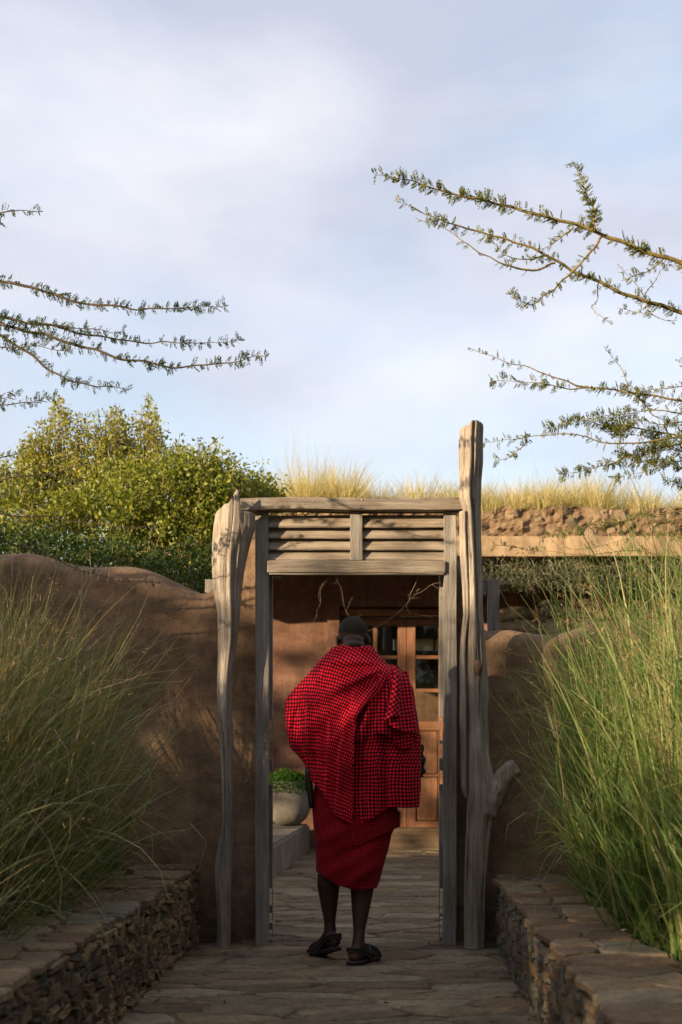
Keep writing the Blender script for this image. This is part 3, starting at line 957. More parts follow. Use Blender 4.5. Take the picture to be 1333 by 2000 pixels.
from_bm('knot', bm, M['knot'], right_log, True)

o = plank('fence_stake', X(400, 8.34), X(421, 8.34), 8.32, 8.37, 1.2, Z(1131, 8.34), M['jamb'], None, .006, .006, 10, 31)
tag(o, 'short grey stake end showing behind the left log post', 'stake')
fp = thing('fence_plank', 'grey weathered plank standing behind the right log post', 'plank', (X(957, 8.4), 8.4, 0))
plank('board', X(952, 8.4), X(975, 8.4), 8.38, 8.42, 0, Z(1130, 8.4), M['jamb'], fp, .005, .005, 12, 41)
plank('cross_piece', X(930, 8.4), X(951, 8.4), 8.385, 8.425, Z(1163, 8.4), Z(1131, 8.4), M['beam'], fp, .004, .004, 6, 44)

# ================================================================== house behind
house = thing('house', 'brown mud house with flat grassed earth roof behind the gateway', 'house', (0.6, 14.6, 0))
hY = 14.6
def HX(px, Y=hY): return (px - 666.5) / FPX * Y
def HZ(py, Y=hY): return CAM_H - (py - HOR) / FPX * Y
DX0, DX1, DZ = HX(663), HX(663) + 1.44, HZ(1187)
def plaster(name, x0, x1, y0, y1, z0, z1, seed, m='house_plaster', step=.12, amp=.012, par=house):
    """uneven plastered block: front face is a fine grid"""
    nx = max(2, int((x1 - x0) / step)); nzz = max(2, int((z1 - z0) / step))
    v, f = [], []
    for j in range(nzz + 1):
        for i in range(nx + 1):
            x = x0 + (x1 - x0) * i / nx; z = z0 + (z1 - z0) * j / nzz
            v.append((x, y0 + nz(x * 2 + seed, z * 2, 1) * amp + nz(x * 7, z * 7, seed) * amp * .4, z))
    for j in range(nzz):
        for i in range(nx):
            a = j * (nx + 1) + i
            f.append((a, a + 1, a + nx + 2, a + nx + 1))
    n0 = len(v)
    v += [(x0, y1, z0), (x1, y1, z0), (x1, y1, z1), (x0, y1, z1)]
    bot = list(range(nx + 1)); top = list(range(nzz * (nx + 1), (nzz + 1) * (nx + 1)))
    f.append(tuple([n0, n0 + 1] + bot[::-1]))
    f.append(tuple(top + [n0 + 2, n0 + 3]))
    f.append(tuple([r * (nx + 1) for r in range(nzz + 1)] + [n0 + 3, n0]))
    f.append(tuple([n0 + 1, n0 + 2] + [r * (nx + 1) + nx for r in range(nzz, -1, -1)]))
    f.append((n0 + 1, n0, n0 + 3, n0 + 2))
    return from_py(name, v, f, M[m], par, sm=False)
WT = 2.86
plaster('wall', -5.0, HX(640), 14.50, 14.85, -.05, WT, 1)
plaster('door_surround', HX(640), DX0, 14.44, 14.86, -.05, WT, 5)
plaster('door_surround', DX0, DX1, 14.442, 14.86, DZ, WT, 7)
plaster('wall', DX1, 7.0, 14.50, 14.85, -.05, WT, 9)
# dark room behind the doors, with a blind-covered window at its back
plaster('back_wall', -5.0, .70, 19.0, 19.25, -.05, WT, 12, step=.6)
plaster('back_wall', .70, 1.36, 19.0, 19.25, -.05, 2.30, 13, step=.6)
plaster('back_wall', .70, 1.36, 19.0, 19.25, 2.46, WT, 14, step=.3)
plaster('back_wall', 1.36, 7.0, 19.0, 19.25, -.05, WT, 15, step=.6)
for x in (-5.0, 6.75): plaster('side_wall', x, x + .25, 14.86, 18.99, -.05, WT, x, step=.5)
sheet('room_floor', -4.7, 6.7, 14.86, 18.99, .20, M['sill'], 1, 1, 0, None, house)
bk = plank('back_window_blind', .705, 1.355, 19.06, 19.064, 2.302, 2.458, M['blind'], house, .0005, 0, 4)
plank('back_window_bar', 1.235, 1.262, 19.02, 19.058, 2.302, 2.458, M['doorwood'], house, .002, 0, 2)
plank('threshold', DX0 - .02, DX1 + .02, 14.40, 14.86, -.03, HZ(1618, 14.4), M['sill'], house, .01, .004, 10)
plank('threshold_edge', DX0 - .35, DX1 + .3, 14.37, 14.398, -.03, HZ(1657, 14.4), M['mortar'], house, .004, .004, 10)
# frame and two glazed leaves
zf0 = HZ(1618, 14.55) + .004
plank('door_header', DX0 + .004, DX1 - .004, 14.50, 14.64, HZ(1203, 14.55), HZ(1190, 14.5), M['doorwood_x'], house, .008, .002, 10)
plank('door_header_strip', DX0 + .004, DX1 - .004, 14.56, 14.68, HZ(1209, 14.56), HZ(1203.8, 14.56), M['sill'], house, .003, .001, 6)
dY = 14.585
plank('door_post', DX0 + .003, DX0 + .05, 14.545, 14.68, zf0, HZ(1209.5, 14.56), M['doorwood'], house, .005, .001, 8)
plank('door_post', DX1 - .05, DX1 - .003, 14.545, 14.68, zf0, HZ(1209.5, 14.56), M['doorwood'], house, .005, .001, 8)
def leaf(xa, xb, seed, hinge):
    d = bpy.data.objects.new('door', None)
    COL.objects.link(d); d.parent = house; d.matrix_parent_inverse = ORIGIN[house.name]
    d.location = (xa, dY, 0); ORIGIN[d.name] = Matrix.Translation((-xa, -dY, 0))
    T = lambda py: HZ(py, dY)
    y0, y1 = dY, dY + .045
    w = .088
    zt, zb = T(1210), zf0 + .004
    plank('stile', xa, xa + w, y0, y1, zb, zt, M['doorwood'], d, .003, .001, 8, seed)
    plank('stile', xb - w, xb, y0, y1, zb, zt, M['doorwood'], d, .003, .001, 8, seed + 3)
    xi, xo = xa + w + .001, xb - w - .001
    for a, b, nm in ((1210, 1222, 'top_rail'), (1409, 1427, 'lock_rail'), (1512, 1517, 'middle_rail'), (1604, 1617, 'bottom_rail')):
        plank(nm, xi, xo, y0 + .001, y1 - .001, max(T(b), zb), T(a), M['doorwood_x'], d, .003, .001, 6, seed + a)
    for a, b in ((1280, 1287), (1345, 1352)):
        plank('glazing_bar', xi, xo, y0 + .004, y1 - .004, T(b), T(a), M['doorwood_x'], d, .004, .0005, 4, seed + a)
    xm = (xi + xo) / 2
    for a, b in ((1222, 1280), (1287, 1345), (1352, 1409)):
        plank('glazing_bar', xm - .021, xm + .021, y0 + .005, y1 - .005, T(b) + .001, T(a) - .001, M['doorwood'], d, .004, .0005, 4, seed + b)
        for q0, q1 in ((xi, xm - .021), (xm + .021, xo)):
            g = plank('pane', q0 - .003, q1 + .003, y0 + .020, y0 + .024, T(b) - .003, T(a) + .003, M['glass'], d, .0003, 0, 2)
    for a, b in ((1427, 1512), (1517, 1604)):
        for q0, q1 in ((xi + .002, xm - .024), (xm + .024, xo - .002)):
            plank('panel', q0 + .006, q1 - .006, y0 + .016, y0 + .034, T(b) + .006, T(a) - .006, M['doorwood'], d, .010, .001, 4, seed + b)
        plank('panel_bar', xm - .022, xm + .022, y0 + .003, y1 - .003, T(b) + .001, T(a) - .001, M['doorwood'], d, .003, .0005, 4, seed)
    plank('panel_backing', xi, xo, y0 + .035, y0 + .041, zb + .02, T(1412), M['doorwood'], d, .001, 0, 4, seed + 8)
mid = HX(794.5, dY)
leaf(DX0 + .053, mid - .003, 2.0, 0)
leaf(mid + .003, DX1 - .053, 17.0, 1)
# roof: plastered fascia, rough earth edge, slab
fY = 13.3
FZ0, FZ1 = HZ(1086, fY), HZ(1047, fY)
plaster('roof', -2.15, 7.9, fY, 19.6, FZ0, FZ1, 21, 'fascia', .04, .035)
def rough_edge(name, x0, x1, y0, y1, z0, z1, m, par, nx=260, nzv=14, amp=.08):
    v, f = [], []
    for i in range(nx + 1):
        x = x0 + (x1 - x0) * i / nx
        zt = z1 + nz(x * 2.1, 3.3) * .05 + nz(x * 8, 1.3) * .025
        for j in range(nzv + 3):
            if j <= nzv:
                t = j / nzv
                z = z0 + (zt - z0) * t
                d = amp * (nz(x * 5, z * 7, 2) + .7 * nz(x * 13, z * 15, 9) + .4 * abs(nz(x * 30, z * 30, 4))) + .07 * t * t
                v.append((x, y0 + d, z + nz(x * 11, z * 11, 6) * .012))
            else:
                k = (j - nzv) / 2
                v.append((x, y0 + .1 + (y1 - y0) * k, zt + nz(x * 3, k * 5) * .03))
    n = nzv + 3
    for i in range(nx):
        for j in range(n - 1):
            a = i * n + j
            f.append((a, a + n, a + n + 1, a + 1))
    return from_py(name, v, f, m, par, sm=False)
SZ1 = HZ(992, fY + .3)
rough_edge('earth_layer', -2.13, 7.9, fY + .26, 19.5, FZ1 + .002, SZ1, M['sod'], house)
rng = random.Random(77)
for k in range(70):
    x = rng.uniform(1.0, 3.7) if k < 60 else rng.uniform(-1.8, 1.0)
    s = rng.uniform(.022, .075) * (1.3 if rng.random() < .2 else 1)
    o = bpy.data.objects.new('rock', STONES[rng.randrange(9)].copy() if k < 9 else bpy.data.meshes.get('roof_rock_%d' % (k % 9)))
    if k < 9:
        o.data.name = 'roof_rock_%d' % k
        o.data.materials.clear(); o.data.materials.append(M['rock'])
    COL.objects.link(o); o.parent = house; o.matrix_parent_inverse = ORIGIN[house.name]
    zz = rng.uniform(FZ1 + .02, SZ1 - .02)
    o.matrix_basis = Matrix.Translation((x, fY + .275 + rng.uniform(-.02, .04) + .05 * (zz - FZ1) / .25, zz)) @ Matrix.Rotation(rng.uniform(0, 3), 4, 'Y') @ Matrix.Rotation(rng.uniform(0, 3), 4, 'Z') @ Matrix.Diagonal((s * 1.3, s * 1.2, s, 1))

# masonry bench along the court, with its bowl planter
bm = bmesh.new()
bl = [(-.56, 11.3), (-.315, 14.36), (-2.4, 14.36), (-2.4, 11.3)]
bz = .27
vs = [bm.verts.new((x, y, -.05)) for x, y in bl] + [bm.verts.new((x, y, bz)) for x, y in bl]
for q in ((0, 1, 5, 4), (1, 2, 6, 5), (2, 3, 7, 6), (3, 0, 4, 7), (4, 5, 6, 7), (3, 2, 1, 0)): bm.faces.new([vs[i] for i in q])
bmesh.ops.recalc_face_normals(bm, faces=bm.faces[:])
bmesh.ops.bevel(bm, geom=bm.edges[:], offset=.025, segments=3, affect='EDGES')
for i in range(1, 30):
    bmesh.ops.bisect_plane(bm, geom=bm.verts[:] + bm.edges[:] + bm.faces[:], plane_co=Vector((0, 11.3 + 3.06 * i / 30, 0)), plane_no=Vector((0, 1, 0)))
for v in bm.verts:
    v.co.x += nz(v.co.y * 3, v.co.z * 4, 2) * .015; v.co.z += nz(v.co.y * 4, v.co.x * 2, 8) * .010
o = from_bm('masonry_bench', bm, M['concrete'], None, False)
tag(o, 'low plastered bench along the left of the courtyard under the planter', 'bench')

def lathe(name, prof, cen, m, par=None, n=40, wob=.004, seed=0):
    v, f = [], []
    for (r, z) in prof:
        for s in range(n):
            a = 2 * math.pi * s / n
            rr = r * (1 + wob * 3 * nz(math.cos(a) * 2 + seed, math.sin(a) * 2, z * 5))
            v.append((cen[0] + rr * math.cos(a), cen[1] + rr * math.sin(a), cen[2] + z))
    k = len(prof)
    for i in range(k - 1):
        for s in range(n):
            s2 = (s + 1) % n
            f.append((i * n + s, i * n + s2, (i + 1) * n + s2, (i + 1) * n + s))
    f.append(tuple(reversed(range(n)))); f.append(tuple(range((k - 1) * n, k * n)))
    return from_py(name, v, f, m, par, sm=True)
pc = Vector((HX(563, 14.0), 14.03, bz + .004))
pot = thing('bowl_planter', 'round grey concrete bowl planter on the courtyard bench', 'planter', pc)
H = .435
lathe('bowl', [(.07, 0), (.12, .012), (.175, .06), (.212, .13), (.228, .21), (.226, .30), (.212, .38), (.205, .425), (.207, H), (.190, H), (.186, .41), (.19, .37)], pc, M['pot'], pot)
lathe('soil', [(.189, .36), (.186, .385), (.1, .40), (.01, .405)], pc, M['soil'], pot, 24, .02)
rs = np.random.RandomState(3)
n = 5200
base = np.array(pc) + np.array([0, 0, .41])
th = rs.uniform(0, 2 * np.pi, n); rr = .245 * rs.uniform(0, 1, n) ** .5
hh = np.clip(1 - (rr / .26) ** 2, .1, 1) * .13 * rs.uniform(.2, 1.1, n) - (rr > .2) * rs.uniform(0, .10, n)
lump = np.array([nz(a * 9, b * 9, 1) for a, b in zip(rr * np.cos(th), rr * np.sin(th))])
pp = np.stack([base[0] + rr * np.cos(th), base[1] + rr * np.sin(th), base[2] + hh + lump * .05], 1)
v, f = leaf_mesh(pp, rs.uniform(.014, .032, n), rs, .6)
plant = thing('herb_plant', 'bright green bushy herb growing in the bowl planter', 'plant', (pc.x, pc.y, pc.z + .40))
fast('foliage', v, f, M['herb'], plant)
mb = MB()
for k in range(26):
    a = rs.uniform(0, 6.28); r1 = rs.uniform(.08, .2)
    b0 = Vector((pc.x + .4 * r1 * math.cos(a), pc.y + .4 * r1 * math.sin(a), pc.z + .39))
    mb.tube([b0, b0 + Vector((.6 * r1 * math.cos(a), .6 * r1 * math.sin(a), .09))], [.003, .0015], sides=4)
mb.obj('stems', M['stem'], plant)
# ================================================================== acacia trees reaching into the frame
def acacia_leaves(path, rs, dens, lf, y_up=0.2, gap=.024, tip_boost=1.0):
    """feathery leaves on short spurs along a branch"""
    pts = np.array([tuple(p) for p in path])
    seg = np.linalg.norm(np.diff(pts, axis=0), axis=1)
    cum = np.concatenate([[0], np.cumsum(seg)])
    total = cum[-1]
    s = np.arange(0, total, gap) + rs.uniform(-.3, .3, len(np.arange(0, total, gap))) * gap
    s = np.clip(s, 0, total)
    P_, S_, D_ = [], [], []
    for q in s:
        i = min(np.searchsorted(cum, q, side='right') - 1, len(seg) - 1)
        t = (q - cum[i]) / max(seg[i], 1e-6)
        p = pts[i] * (1 - t) + pts[i + 1] * t
        tan = (pts[i + 1] - pts[i]) / max(seg[i], 1e-6)
        d_here = dens * 1.6 * max(0, .72 + 1.1 * nz(p[0] * 6.3 + dens, p[1] * 5, p[2] * 6.7))
        cnt = rs.poisson(max(d_here, 0.05))
        for _ in range(cnt):
            side = rs.normal(size=3); side[1] *= .7
            side -= tan * np.dot(side, tan)
            side /= max(np.linalg.norm(side), 1e-6)
            d = side + tan * rs.uniform(.1, .9) + np.array([0, 0, y_up * rs.uniform(-.4, 1)])
            d /= np.linalg.norm(d)
            ln = lf * .80 * rs.uniform(.6, 1.35)
            w = np.cross(d, rs.normal(size=3)); w /= max(np.linalg.norm(w), 1e-6)
            for k in range(7):
                a = p + d * ln * (.14 + .14 * k)
                for sg in (-1, 1):
                    P_.append(a); D_.append(w * sg + d * .6)
                    S_.append(ln * (.40 - .035 * abs(k - 2.5)))
    if not P_: return None
    return leaf_mesh(np.array(P_), np.array(S_), rs, .42, np.array(D_), .15)

def acacia_thorns(path, rs, gap=.05, ln=.03):
    v, f = [], []
    pts = [Vector(p) for p in path]
    acc = 0
    for a, b in zip(pts, pts[1:]):
        acc += (b - a).length
        if acc < gap * rs.uniform(.6, 1.4): continue
        acc = 0
        t = (b - a).normalized()
        n0 = Vector((rs.normal(), rs.normal() * .6, rs.normal())); n0 -= t * n0.dot(t)
        if n0.length < .1: continue
        n0.normalize()
        for sg in (-1, 1):
            d = (n0 * sg + t * rs.uniform(-.2, .5) + Vector((0, 0, -.25))).normalized()
            l = ln * rs.uniform(.5, 1.3)
            s = d.orthogonal().normalized() * .0016; u = d.cross(s)
            o = len(v)
            v += [a + s, a - s * .5 + u * .87, a - s * .5 - u * .87, a + d * l]
            f += [(o, o + 1, o + 3), (o + 1, o + 2, o + 3), (o + 2, o, o + 3)]
    return v, f

def acacia(label, tx, ty, lean, branches, bark, leafm, seed, r_trunk, height, lk=1.0, dk=1.0, rk=1.0):
    rs = np.random.RandomState(seed)
    t = thing('acacia_tree', label, 'tree', (tx, ty, 0))
    mb = MB()
    tp = catmull([Vector((tx, ty, -.1)), Vector((tx + lean * .15, ty + .05, height * .35)), Vector((tx + lean * .5, ty - .05, height * .7)), Vector((tx + lean, ty, height))], 8)
    mb.tube(tp, [r_trunk * (1 - .62 * i / (len(tp) - 1)) for i in range(len(tp))], sides=14, rough=.3, seed=seed)
    mb.obj('trunk', M[bark], t)
    for br in branches:
        pts, Y0, Y1, r0, dens, lf = br[:6]
        side = br[6] if len(br) > 6 else False          # a twig that springs from another branch
        n = len(pts)
        world = [P(px, py, Y0 + (Y1 - Y0) * k / (n - 1)) for k, (px, py) in enumerate(pts)]
        if not side:
            w0 = world[0]
            za = w0.z - .10 * (1 if lean > -9 else 0)
            ax = tx + lean * min(max(za / height, 0), 1)
            ta = Vector((ax, ty, min(za, height)))
            world = [ta, ta.lerp(w0, .5) + Vector((0, 0, .05))] + world
        path_ = catmull(world, 7)
        m_ = len(path_)
        path_ = [p + Vector((nz(p.x * 7 + seed, p.z * 7, i * .13), nz(p.x * 6, p.y * 6 + seed, i * .1), nz(p.z * 8, p.x * 8, seed + i * .11))) * .016 * (0 if i == 0 else 1) for i, p in enumerate(path_)]
        radii = [max(r0 * rk * (1 - i / (m_ - 1)) ** .75, .0016) for i in range(m_)]
        b = MB(); b.tube(path_, radii, sides=7, rough=.25, seed=seed)
        bo = b.obj('branch', M[bark], t)
        ORIGIN[bo.name] = Matrix.Identity(4)
        vis = path_ if side else path_[10:]
        r = acacia_leaves(vis, rs, dens * dk, lf * lk)
        if r:
            lo = fast('leaves', r[0], r[1], M[leafm], bo); lo['kind'] = 'stuff'
            lo.matrix_parent_inverse = Matrix.Identity(4)
        tv, tf = acacia_thorns(vis, rs, .03, .042)
        if tv:
            to = from_py('thorns', tv, tf, M['thorn'], bo); to['kind'] = 'stuff'
    return t
# children of a branch inherit its transform: keep everything in world coordinates
_link = link
def link(o, parent=None):
    COL.objects.link(o)
    if parent is not None:
        o.parent = parent
        if parent.type == 'EMPTY':
            o.matrix_parent_inverse = ORIGIN[parent.name].copy() if parent.name in ORIGIN else Matrix.Identity(4)
        # a mesh part already sits in world coordinates through its own parent inverse
    return o

LB = [
 ([(-60, 437), (0, 419), (40, 411), (83, 414)], 6.9, 6.9, .008, 2.4, .036),
 ([(-80, 523), (0, 546), (63, 563), (139, 586), (202, 598), (270, 601), (336, 601), (391, 600), (441, 596)], 7.1, 6.6, .011, 2.2, .036),
 ([(-80, 606), (0, 619), (84, 634), (168, 653), (252, 667), (320, 671), (378, 670), (471, 662)], 7.2, 7.0, .010, 2.2, .034),
 ([(-80, 615), (0, 632), (84, 653), (189, 685), (273, 706), (357, 717), (420, 710), (483, 699), (519, 697)], 7.0, 6.6, .012, 2.3, .036),
 ([(-80, 600), (0, 650), (55, 691), (105, 729), (168, 750), (218, 756), (247, 762)], 6.9, 6.5, .011, 2.4, .036),
 ([(60, 630), (120, 637), (168, 640), (215, 646), (243, 647)], 7.1, 7.0, .004, 1.6, .034, True),
 ([(-60, 668), (0, 674), (63, 678), (143, 687)], 6.9, 6.7, .007, 2.0, .032),
 ([(-60, 780), (0, 789), (55, 785), (107, 777)], 7.0, 6.8, .007, 2.3, .034),
 ([(-60, 770), (0, 775), (26, 772)], 6.9, 6.8, .004, 2.3, .034),
 ([(-60, 922), (0, 897), (50, 878), (73, 868)], 7.2, 7.2, .007, 1.6, .032),
 ([(-60, 950), (0, 930), (63, 914), (130, 895)], 7.2, 7.3, .007, 1.2, .03),
 ([(-60, 945), (0, 939), (105, 922), (168, 905), (222, 888)], 7.0, 7.1, .007, 1.1, .03),
 ([(-60, 970), (0, 962), (70, 955), (130, 945), (180, 925)], 7.0, 7.1, .006, .9, .028),
 ([(-60, 998), (0, 1002), (105, 1010), (168, 1023), (252, 1029), (311, 1023)], 7.1, 7.2, .006, .5, .026),
 ([(-60, 1030), (0, 1052), (84, 1080), (168, 1115), (218, 1130), (269, 1136), (311, 1134)], 7.0, 7.2, .006, 1.0, .026),
]
acacia('thorny acacia tree reaching in from the left edge with dark leafy branches', -4.3, 6.5, -.25, LB, 'bark_l', 'acacia', 21, .10, 4.3, 1.12, 1.2, .9)
RB = [
 ([(1420, 552), (1333, 516), (1222, 476), (1156, 450), (1056, 421), (966, 397), (866, 374), (795, 352), (731, 340)], 8.9, 8.6, .024, 2.0, .042),
 ([(1163, 450), (1158, 409), (1146, 376), (1132, 343), (1122, 319)], 8.75, 8.75, .010, 3.0, .036, True),
 ([(1420, 642), (1333, 611), (1270, 590), (1199, 564), (1118, 528), (1051, 492), (966, 459), (890, 438), (819, 412), (771, 388)], 9.0, 8.6, .021, 1.3, .036),
 ([(1085, 514), (1042, 528), (1004, 523), (966, 509), (914, 478), (861, 442), (809, 426)], 8.8, 8.6, .009, .45, .03, True),
 ([(1065, 500), (1032, 507), (985, 495), (947, 464)], 8.78, 8.7, .006, 1.6, .034, True),
 ([(1120, 443), (1089, 471), (1047, 490)], 8.75, 8.75, .008, .8, .03, True),
 ([(1175, 462), (1156, 492), (1118, 530), (1089, 559), (1070, 575), (1039, 594), (1009, 585), (994, 564)], 8.8, 8.6, .010, 1.1, .032, True),
 ([(1294, 507), (1265, 530), (1240, 541), (1215, 547)], 8.8, 8.7, .006, 1.8, .034, True),
 ([(1170, 553), (1168, 585), (1156, 600), (1175, 622), (1192, 630)], 8.9, 8.8, .005, .5, .028, True),
 ([(1258, 580), (1280, 545), (1305, 515)], 8.9, 8.9, .005, .5, .028, True),
 ([(1262, 585), (1235, 545), (1208, 515)], 8.9, 8.9, .004, .2, .028, True),
 ([(1262, 590), (1268, 612), (1250, 610), (1206, 600)], 8.9, 8.9, .005, .7, .03, True),
 ([(1265, 605), (1290, 622), (1322, 628)], 8.9, 8.9, .005, .3, .03, True),
 ([(1420, 800), (1333, 784), (1246, 768), (1175, 758), (1104, 756), (1032, 746), (959, 742)], 9.2, 9.0, .013, 2.3, .036),
 ([(1150, 756), (1118, 749), (1051, 723), (985, 704), (914, 677)], 9.1, 9.0, .008, .8, .03, True),
 ([(1225, 762), (1225, 745), (1215, 723), (1199, 699), (1177, 675)], 9.1, 9.1, .005, .5, .03, True),
 ([(1420, 745), (1333, 757), (1270, 762), (1230, 770)], 9.2, 9.1, .009, 1.4, .034),
 ([(1240, 768), (1258, 792), (1280, 812), (1333, 835)], 9.1, 9.2, .008, 1.8, .036, True),
 ([(1420, 862), (1333, 850), (1246, 838), (1175, 827), (1120, 824), (1066, 838)], 9.3, 9.0, .012, 2.6, .036),
 ([(1420, 800), (1333, 806), (1290, 801), (1230, 806), (1180, 812), (1140, 820)], 9.2, 9.0, .009, 2.5, .036),
 ([(1420, 850), (1317, 856), (1246, 866), (1175, 863), (1104, 847), (1009, 856), (947, 863)], 9.1, 8.9, .011, .9, .034),
 ([(1030, 858), (1009, 886), (966, 901)], 8.95, 8.9, .005, 1.0, .03, True),
 ([(1420, 835), (1333, 865), (1270, 879), (1213, 898), (1142, 920), (1094, 931)], 9.2, 9.0, .011, 2.3, .036),
 ([(1420, 876), (1333, 898), (1294, 908), (1251, 922), (1203, 936)], 9.1, 9.0, .009, 2.2, .034),
 ([(1420, 880), (1333, 880), (1290, 872), (1240, 885), (1200, 880)], 9.3, 9.1, .009, 2.4, .036),
 ([(1420, 905), (1333, 880), (1280, 858), (1230, 850), (1185, 838)], 9.3, 9.1, .008, 2.4, .036),
 ([(1420, 830), (1333, 822), (1290, 830), (1240, 822), (1205, 842)], 9.2, 9.0, .008, 2.4, .036),
 ([(1420, 925), (1333, 915), (1285, 895), (1235, 905), (1180, 900)], 9.2, 9.0, .008, 2.2, .036),
 ([(1420, 690), (1345, 720), (1333, 705), (1331, 698)], 9.2, 9.1, .006, 2.0, .034),
 ([(1420, 960), (1333, 945), (1310, 938), (1290, 930)], 9.1, 9.0, .006, 2.6, .034),
 ([(1420, 985), (1333, 1000), (1192, 1019), (1127, 1032), (1052, 1051)], 9.2, 9.0, .008, 1.0, .03),
 ([(1420, 1105), (1333, 1092), (1250, 1078), (1192, 1077), (1143, 1084), (1046, 1074), (965, 1064)], 9.2, 9.0, .008, .8, .03),
 ([(1420, 1060), (1333, 1050), (1260, 1046), (1190, 1062), (1120, 1074)], 9.2, 9.1, .007, .9, .03),
 ([(1420, 1010), (1333, 1020), (1260, 1008), (1210, 1015), (1160, 1040)], 9.2, 9.1, .007, .8, .03),
]
acacia('thorny yellow barked acacia tree reaching in from the right edge', 3.55, 9.3, .25, RB, 'bark_r', 'acacia_y', 34, .12, 4.6, 1.5, 1.4, .8)

# ================================================================== shrubs behind the left mud wall
def shrub(label, blobs, Y, n_leaf, lf, leafm, seed, shoots=(), cat='shrub', aspect=.55, base=None, dy=.5):
    rs = np.random.RandomState(seed)
    cx = sum(b[0] for b in blobs) / len(blobs)
    b0 = P(cx if base is None else base, 1500, Y); b0.z = 0
    t = thing('leafy_shrub', label, cat, b0)
    P_, S_ = [], []
    w = np.array([b[2] * b[3] for b in blobs], float); w /= w.sum()
    stems = MB()
    for (bx_, by_, rx, ry), wt_ in zip(blobs, w):
        c = np.array(P(bx_, by_, Y)); k = Y / FPX
        ncl = max(4, int(wt_ * n_leaf / 60))
        for _ in range(ncl):
            d = rs.normal(size=3); d /= np.linalg.norm(d); d *= rs.uniform(.3, 1.0) ** .5
            cc = c + d * np.array([rx * k, dy, ry * k])
            m = int(rs.uniform(30, 92))
            sp = rs.uniform(.035, .09)
            q = cc + rs.normal(size=(m, 3)) * np.array([sp, sp, sp * .85])
            P_.append(q); S_.append(lf * rs.uniform(.55, 1.3, m))
            if rs.uniform() < .35:
                e = Vector(cc); s0 = Vector((b0.x + (e.x - b0.x) * .45, b0.y + (e.y - b0.y) * .5, max(.2, e.z * .5)))
                pt = catmull([s0, s0.lerp(e, .55) + Vector((rs.normal() * .06, rs.normal() * .06, .04)), e], 4)
                stems.tube(pt, [.009 * (1 - .7 * i / (len(pt) - 1)) for i in range(len(pt))], sides=5)
    for (sx, sy, ex, ey, nl) in shoots:
        a = P(sx, sy, Y + rs.uniform(-.3, .3)); e = P(ex, ey, Y + rs.uniform(-.3, .3))
        pt = catmull([a, a.lerp(e, .5) + Vector((rs.normal() * .04, 0, 0)), e], 6)
        stems.tube(pt, [.006 * (1 - .75 * i / (len(pt) - 1)) for i in range(len(pt))], sides=4)
        u = rs.uniform(0.05, 1, nl) ** .85
        idx = (u * (len(pt) - 1)).astype(int)
        q = np.array([tuple(pt[i]) for i in idx]) + rs.normal(size=(nl, 3)) * (.018 + .05 * (1 - u[:, None]))
        P_.append(q); S_.append(lf * rs.uniform(.6, 1.2, nl))
    mb_ = stems
    top = Vector((b0.x, b0.y, .9))
    for k in range(5):
        a = 1.256 * k
        mb_.tube(catmull([b0 + Vector((.05 * math.cos(a), .05 * math.sin(a), -.05)), top + Vector((.2 * math.cos(a), .2 * math.sin(a), -.2)), top + Vector((.38 * math.cos(a), .35 * math.sin(a), .5))], 4), [.03 - .0022 * i for i in range(9)], sides=7)
    mb_.obj('stems', M['stem'], t)
    v, f = leaf_mesh(np.concatenate(P_), np.concatenate(S_), rs, aspect)
    fast('crown', v, f, M[leafm], t)
    return t

rr_ = random.Random(5)
sh = []
for k in range(170):
    ex = rr_.uniform(40, 320)
    ey = interp([(40, 862), (70, 835), (105, 770), (130, 762), (150, 800), (190, 800), (235, 785), (262, 812), (285, 768), (296, 757), (310, 805), (325, 838)], ex) + abs(rr_.gauss(0, 1)) * 45
    sh.append((ex + rr_.uniform(-25, 40), 950 + rr_.uniform(-20, 40), ex, ey, rr_.randint(30, 80)))
shrub('tall yellow green shrub with upright leafy shoots behind the left mud wall', [(180, 950, 150, 60), (90, 975, 100, 70), (255, 930, 70, 60), (30, 950, 80, 50)], 11.2, 11000, .037, 'shrub_y', 4, sh)
sh2 = [(ex_ + rr_.uniform(-20, 40), 985 + rr_.uniform(-20, 30), ex_, interp([(300, 880), (345, 862), (392, 868), (430, 860), (470, 915)], ex_) + abs(rr_.gauss(0, 1)) * 40, 34) for ex_ in [rr_.uniform(300, 470) for _ in range(55)]] + [(330 + rr_.uniform(-30, 60), 960, ex, ey, 40) for ex, ey in ((345, 868), (352, 845), (372, 880), (392, 862), (424, 856), (430, 852), (415, 878), (440, 905), (462, 915), (425, 870), (385, 855))]
shrub('dense bright green shrub rising behind the left log post', [(330, 985, 130, 95), (230, 1010, 130, 95), (60, 1015, 120, 80), (400, 960, 65, 60), (300, 1060, 150, 70), (420, 1040, 60, 90), (370, 925, 50, 40)], 10.6, 19000, .040, 'shrub', 8, sh2, base=260)
sh3 = [(460, 990, ex, ey, 30) for ex, ey in ((495, 945), (515, 915), (512, 910), (530, 930), (480, 935), (455, 925), (540, 940))]
shrub('small dark green shrub between the tall shrubs and the roof', [(470, 975, 70, 40), (510, 965, 40, 35), (420, 990, 50, 45)], 11.5, 6500, .036, 'shrub', 15, sh3, base=330)
shrub('shaded dark green shrub low behind the left mud wall', [(80, 1085, 140, 45), (200, 1105, 160, 45), (370, 1115, 80, 45), (-120, 1070, 120, 80)], 9.7, 13000, .034, 'shrub_d', 19)

